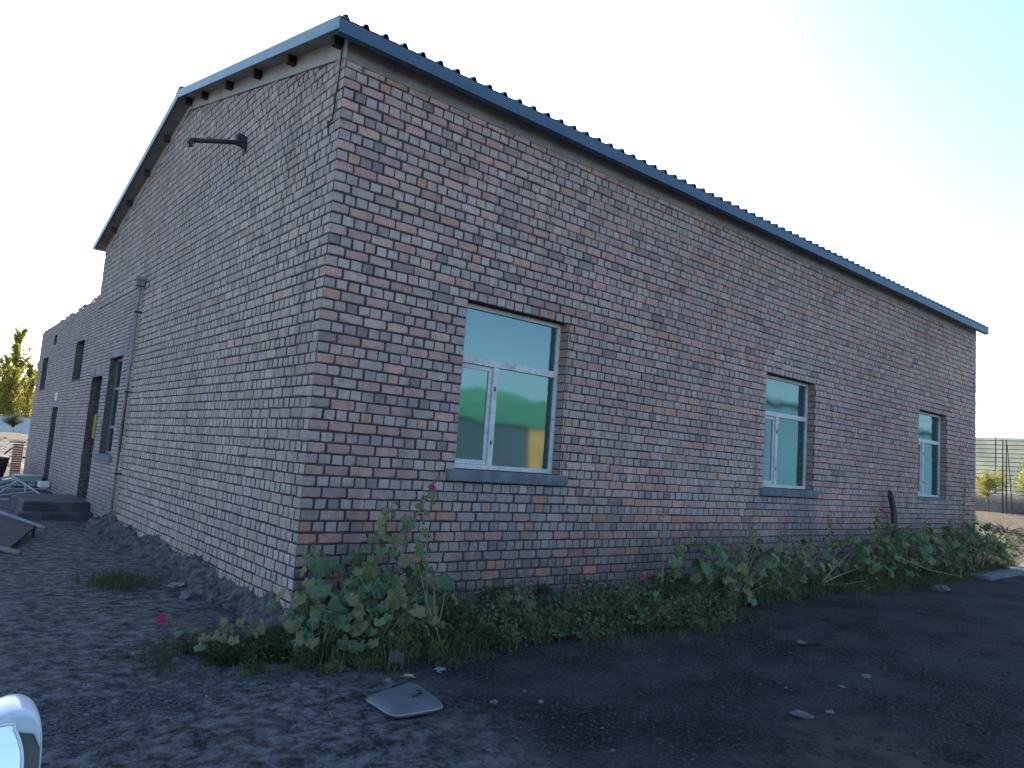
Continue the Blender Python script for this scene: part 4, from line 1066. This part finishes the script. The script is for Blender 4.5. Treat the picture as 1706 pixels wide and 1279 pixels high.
def rock_mesh(seed, squash=.6):
    rd = random.Random(seed); import bmesh
    bm = bmesh.new(); bmesh.ops.create_icosphere(bm, subdivisions=2, radius=1)
    for q in bm.verts:
        n_ = 1+1.9*(float(fbm(q.co.x*1.6+seed*3.1+5, q.co.y*1.6+q.co.z*1.3+9, 3))-.44)
        q.co = Vector((q.co.x*n_, q.co.y*n_*.8, q.co.z*n_*squash))
    me = bpy.data.meshes.new("stone"); bm.to_mesh(me); bm.free(); return me
M['stone'] = mat("pale_stone", (.13, .128, .125), .9, noise=(20, (.10, .10, .105), .4, .7), bump=(60, .5, .006))
stones = [(-.07, -1.80, .045, .8, "pale lumpy stone right behind the grey cushion"), (2.1, -3.55, .08, .18, "flat pale stone on the edge of the tan sandy spill"), (2.32, -3.62, .035, .4, "small pale chip beside the flat stone on the tan spill"),
          (3.55, -3.3, .05, .25, "flat grey stone on the dark ground right of the tan spill"), (3.05, -3.35, .032, .3, "thin pale shard between the tan spill and the flat grey stone"), (.62, -2.55, .026, .6, "small pale stone right of the grey cushion"), (-.62, -1.55, .04, .6, "grey stone on the gravel left of the corner weeds"), (.34, -2.42, .028, .6, "tiny light stone close to the cushion's right corner"),
          (-.42, 1.45, .09, .6, "grey lump of mortar fallen from the footing of the gable wall"), (-.5, .95, .07, .6, "smaller mortar lump near the footing and the corner"), (10.3, -1.45, .16, .35, "pale broken brick like stone before the far weeds"), (4.2, -2.4, .05, .35, "light shard alone on the dark ground in the middle distance")]
for k, (x, y, r, sq_, lb) in enumerate(stones):
    me = rock_mesh(k, sq_); me.materials.append(M['stone']); o = bpy.data.objects.new("stone", me); col.objects.link(o); o.location = G(x, y, r*sq_*.45); o.scale = (r, r, r); o.rotation_euler = (0, 0, k*1.3); tag(o, lb, "stone", "loose stones on the yard")
lb_ = MB(); lb_.box((-.055, -.04, 0), (.055, .04, .06)); lb_.box((-.055, -.04, -.06), (-.035, .04, 0)); lb_.box((.035, -.04, -.06), (.055, .04, 0))
o = tag(bevel(lb_.build("wooden_block", mat("grey_wood", (.07, .066, .066), .85), loc=G(.18, -1.46, .05)), .004), "small grey wooden block on two feet at the edge of the weeds behind the cushion", "block"); o.rotation_euler = (0, .08, -.5)
def scrap(name, x, y, s, c, label, seed, cat="litter"):
    rd = random.Random(seed); n = 6; v = [(s*(a/n-.5)*1.8+rd.uniform(-.2, .2)*s, s*(q/n-.5)+rd.uniform(-.12, .12)*s, rd.uniform(0, .35)*s+.012) for a in range(n+1) for q in range(n+1)]
    f = [(a*(n+1)+q, a*(n+1)+q+1, (a+1)*(n+1)+q+1, (a+1)*(n+1)+q) for a in range(n) for q in range(n) if rd.random() > .25]
    b = MB(); b.add(v, f); o = tag(b.build(name, mat(name+"_film", c, .5, transl=.2), loc=G(x, y)), label, cat); o.rotation_euler = (0, 0, rd.uniform(0, 6)); return o
scrap("plastic_scrap", .14, -1.70, .05, (.42, .40, .36), "torn pale plastic scrap between the block and the cushion", 1)
scrap("plastic_wrapper", .42, -1.68, .07, (.16, .28, .30), "crumpled bluish wrapper at the edge of the weeds right of the block", 2)
scrap("plastic_scrap", -.38, 2.0, .12, (.38, .38, .38), "crumpled whitish plastic scrap by the footing of the gable wall", 3)
# gravel
n = 34000
t = rng.random(n//2); sx = -2.3+2.1*t; sy = -1.75+1.0*t+rng.normal(0, .16+.14*t, n//2)
x = np.concatenate([rng.uniform(-2.5, 5.5, n//2), sx]); y = np.concatenate([-5.4+5.3*rng.random(n//2)**.8, sy])
keep = (y < -.02) | (x < -.02); x, y = x[keep], y[keep]; n = len(x)
r = np.minimum(.0026+.0035*rng.pareto(2.4, n), .017); z = ground_z(x, y)+r*.15
octv = np.array([(1, .2, -.5), (-.2, 1, -.5), (-1, -.2, -.5), (.2, -1, -.5), (.6, .7, .45), (-.7, .6, .45), (-.6, -.7, .45), (.7, -.6, .45)])
octf = np.array([(0, 1, 4), (1, 5, 4), (1, 2, 5), (2, 6, 5), (2, 3, 6), (3, 7, 6), (3, 0, 7), (0, 4, 7), (4, 5, 6), (4, 6, 7)])
V = octv[None]*rng.uniform(.6, 1.3, (n, 8, 1))*r[:, None, None]*rng.uniform([.7, .7, .45], [1.3, 1.1, .9], (n, 3))[:, None]; an = rng.uniform(0, 6.28, n); ca, sa = np.cos(an)[:, None], np.sin(an)[:, None]
V = np.stack([V[..., 0]*ca-V[..., 1]*sa+x[:, None], V[..., 0]*sa+V[..., 1]*ca+y[:, None], V[..., 2]+z[:, None]], -1)
tri = V[:, octf].reshape(-1, 3, 3); base = np.where(rng.random((n, 1)) < .04, .15, np.where(x[:, None] < .2, .085, .05))*np.array([[1, 1.02, 1.06]])*rng.uniform(.6, 1.3, (n, 1))
tag(soup("gravel", tri, np.repeat(base, 10, 0), mat("gravel_stone", (.1, .1, .1), .95, attr=True, spec=.15)), "loose grey gravel scattered over the coal dusted yard", kind='stuff')

# ------------------------------------------------------------------ white car at the left edge (only its door mirror reaches the picture)
car = thing("parked_car", "white car at the left edge with only its door mirror in view", "car", (-3.06, -4.9, 0)); car.rotation_euler = (0, 0, R(-3.5))
M['car'] = mat("white_car_paint", (.62, .68, .72), .22, spec=.5); M['tyre'] = mat("tyre_rubber", (.02, .02, .02), .85); M['chrome'] = mat("chrome", (.8, .8, .82), .12, metal=1.0)
M['carglass'] = glass_mat("car_glass", (.7, .75, .78), (.01, .012, .013), .2)
prof = [(-2.5, .35), (-2.55, .75), (-2.45, .98), (-1.95, 1.02), (1.15, .98), (2.0, .90), (2.25, .72), (2.27, .38), (1.9, .28), (-2.2, .28)]
b = MB(); b.prism([(-1.78, y, z) for y, z in prof], (1.76, 0, 0)); bevel(recalc(b.build("body", M['car'], car)), .06, 3)
cab = [(-2.15, 1.0), (-1.75, 1.46), (-.2, 1.50), (.35, 1.40), (1.05, .985)]
b = MB(); nC = len(cab); v = [(-1.70, y, z) if z < 1.1 else (-1.58, y, z) for y, z in cab]+[(-.10, y, z) if z < 1.1 else (-.24, y, z) for y, z in cab]
b.add(v, [tuple(range(nC)), tuple(range(2*nC-1, nC-1, -1))]+[(k, k+nC, (k+1) % nC+nC, (k+1) % nC) for k in range(nC)]); bevel(recalc(b.build("cabin", M['car'], car)), .04, 2)
for (a, c) in ((-1.62, -.72), (-.66, .55)):
    g = MB(); y1_ = c; g.add([(-.098, a, 1.06), (-.098, y1_+.15 if c > 0 else y1_, 1.06), (-.21, y1_-.15 if c > 0 else y1_, 1.41), (-.21, a+.02, 1.41)], [(0, 1, 2, 3)]); g.build("side_window", M['carglass'], car)
g = MB(); g.add([(-.2, 1.06, 1.0), (-1.6, 1.06, 1.0), (-1.52, .42, 1.40), (-.3, .42, 1.40)], [(0, 1, 2, 3)]); g.build("windscreen", M['carglass'], car)
for x_ in (-.12, -1.66):
    for y_ in (-1.55, 1.4):
        w = MB(); w.tube([(x_-.1, y_, .31), (x_+.11, y_, .31)], .31, 24); wo_ = w.build("wheel", M['tyre'], car)
        w = MB(); w.tube([(x_-.105, y_, .31), (x_+.116, y_, .31)], .2, 16); w.build("rim", M['chrome'], wo_)
for x_ in (-.28, -1.5):
    w = MB(); w.box((x_-.2, 2.2, .62), (x_+.2, 2.262, .76)); bevel(w.build("headlight", M['carglass'], car), .02)
for y_ in (-.69, .6):
    w = MB(); w.box((-.02, y_-.16, .86), (-.0, y_, .9)); bevel(w.build("door_handle", M['chrome'], car), .006)
mr = thing("door_mirror", None, None, (0, 0, 0)); mr.parent = car
def mring(y, ins, zt=1.174):
    pts_ = [(.36, zt-.02), (.43, zt-.008), (.446, zt), (.462, zt-.001), (.474, zt-.008), (.481, zt-.022), (.485, zt-.045), (.488, zt-.10), (.488, zt-.19), (.475, zt-.215), (.40, zt-.22), (.36, zt-.20)]
    cx_, cz_ = .42, zt-.11
    return [(cx_+(px-cx_)*ins, y, cz_+(pz-cz_)*ins) for px, pz in pts_]
# the housing is a shell: rounded front, open towards the back where the glass sits
rings = [mring(-.018, .93), mring(-.030, .95), mring(-.028, .99), mring(.0, 1.0), mring(.06, .97), mring(.11, .82), mring(.135, .5)]
n = len(rings[0]); b = MB(); v = [p for rr in rings for p in rr]
f = [(q*n+k, q*n+(k+1) % n, (q+1)*n+(k+1) % n, (q+1)*n+k) for q in range(len(rings)-1) for k in range(n)]+[tuple((len(rings)-1)*n+k for k in range(n))]
b.add(v, f); o = recalc(b.build("mirror_housing", M['car'], mr, smooth=True)); sm = o.modifiers.new("sub", 'SUBSURF'); sm.levels = 2; sm.render_levels = 2
gp = [(px, -.022, pz) for px, _, pz in mring(0, .975)]
b = MB(); b.add(gp, [tuple(range(len(gp)))]); recalc(b.build("mirror_surround", mat("grey_plastic", (.17, .165, .17), .6), mr))
cap_ = [(px, -.024, pz) for px, _, pz in mring(0, .965) if pz > 1.143 and px > .42]
cap_ += [(.4815, -.024, 1.118), (.472, -.024, 1.139), (.455, -.024, 1.143), (.42, -.024, 1.146)]
b = MB(); b.prism(cap_, (0, -.008, 0)); bevel(recalc(b.build("mirror_cap", M['car'], mr)), .004, 3)
gq = [(.372 if x is None else x, -.058+.30*(z-1.08), z) for x, z in ((None, 1.150), (.44, 1.158), (.449, 1.150), (.456, 1.135), (.461, 1.115), (.461, 1.09), (.457, 1.065), (.450, 1.03), (.44, 1.0), (.42, .98), (None, .975))]
gq2 = []
for k in range(len(gq)-1):
    p0, p1, p2, p3 = [Vector(gq[min(max(k+q, 0), len(gq)-1)]) for q in (-1, 0, 1, 2)]
    for t in (0, .33, .66): gq2.append(tuple(.5*((2*p1)+(p2-p0)*t+(2*p0-5*p1+4*p2-p3)*t*t+(3*p1-p0-3*p2+p3)*t**3)))
gq = gq2+[gq[-1]]; n = len(gq)
b = MB(); b.add(gq, [tuple(range(n))]); recalc(b.build("mirror_glass", glass_mat("mirror_glass", (.62, .68, .72), (.1, .1, .11), .8), mr))
b = MB(); b.tube(gq+[gq[0]], .0024, 6, cap=False); b.build("mirror_bezel", mat("bezel", (.8, .8, .82), .3), mr, smooth=True)
b = MB(); b.prism([(-.05, -.02, .98), (.22, .0, 1.0), (.22, .07, 1.0), (-.05, .09, .98)], (0, 0, .05)); recalc(b.build("mirror_arm", M['car'], mr))
mr.location = (-.0, 0, 0)

# ------------------------------------------------------------------ shed across the yard (seen only mirrored in the first window)
sh = thing("green_roofed_shed", "low shed with a green hipped roof and a yellow door, mirrored in the first window", "shed", (14.3, -17.0, 0))
b = MB(); b.box((-5, -3, 0), (6, 3, 2.85)); b.build("wall", mat("shed_blue_wall", (.035, .06, .095), .8, noise=(1.5, (.05, .075, .11), .4, .7)), sh)
b = MB(); e = [(-6, -3.2, 2.85), (6.5, -3.2, 2.85), (6.5, 3.2, 2.85), (-6, 3.2, 2.85), (0, .9, 4.42), (3.6, .9, 4.15), (0, -1.2, 4.3)]
b.add(e, [(3, 2, 5, 4), (2, 1, 5), (1, 0, 6), (0, 3, 4, 6), (4, 5, 1, 6), (0, 1, 2, 3)]); recalc(b.build("roof", mat("green_roof", (.05, .20, .12), .6, noise=(2, (.07, .24, .15), .4, .7)), sh))
b = MB(); b.box((.65, 3.0, .6), (1.65, 3.05, 2.82)); b.build("door", mat("yellow_door", (.50, .29, .06), .6, noise=(3, (.36, .20, .06), .4, .7)), sh)
wh = thing("warehouse", "long blue grey warehouse across the yard, mirrored dimly in the second and third windows", "warehouse", (60, -21, 0))
b = MB(); b.box((-26, -5, 0), (30, 5, 5.9)); b.build("wall", mat("warehouse_wall", (.075, .18, .29), .7, noise=(.6, (.10, .21, .32), .4, .7)), wh)
b = MB(); b.prism([(-26.4, -5.4, 5.9), (-26.4, 5.4, 5.9), (-26.4, 0, 7.2)], (56.8, 0, 0)); recalc(b.build("roof", mat("warehouse_roof", (.14, .24, .26), .6), wh))
bpy.context.view_layer.update()
print("bricks", len(bricks), "objects", len(bpy.data.objects), "tris~", sum(len(o.data.polygons) for o in bpy.data.objects if o.type == 'MESH'))
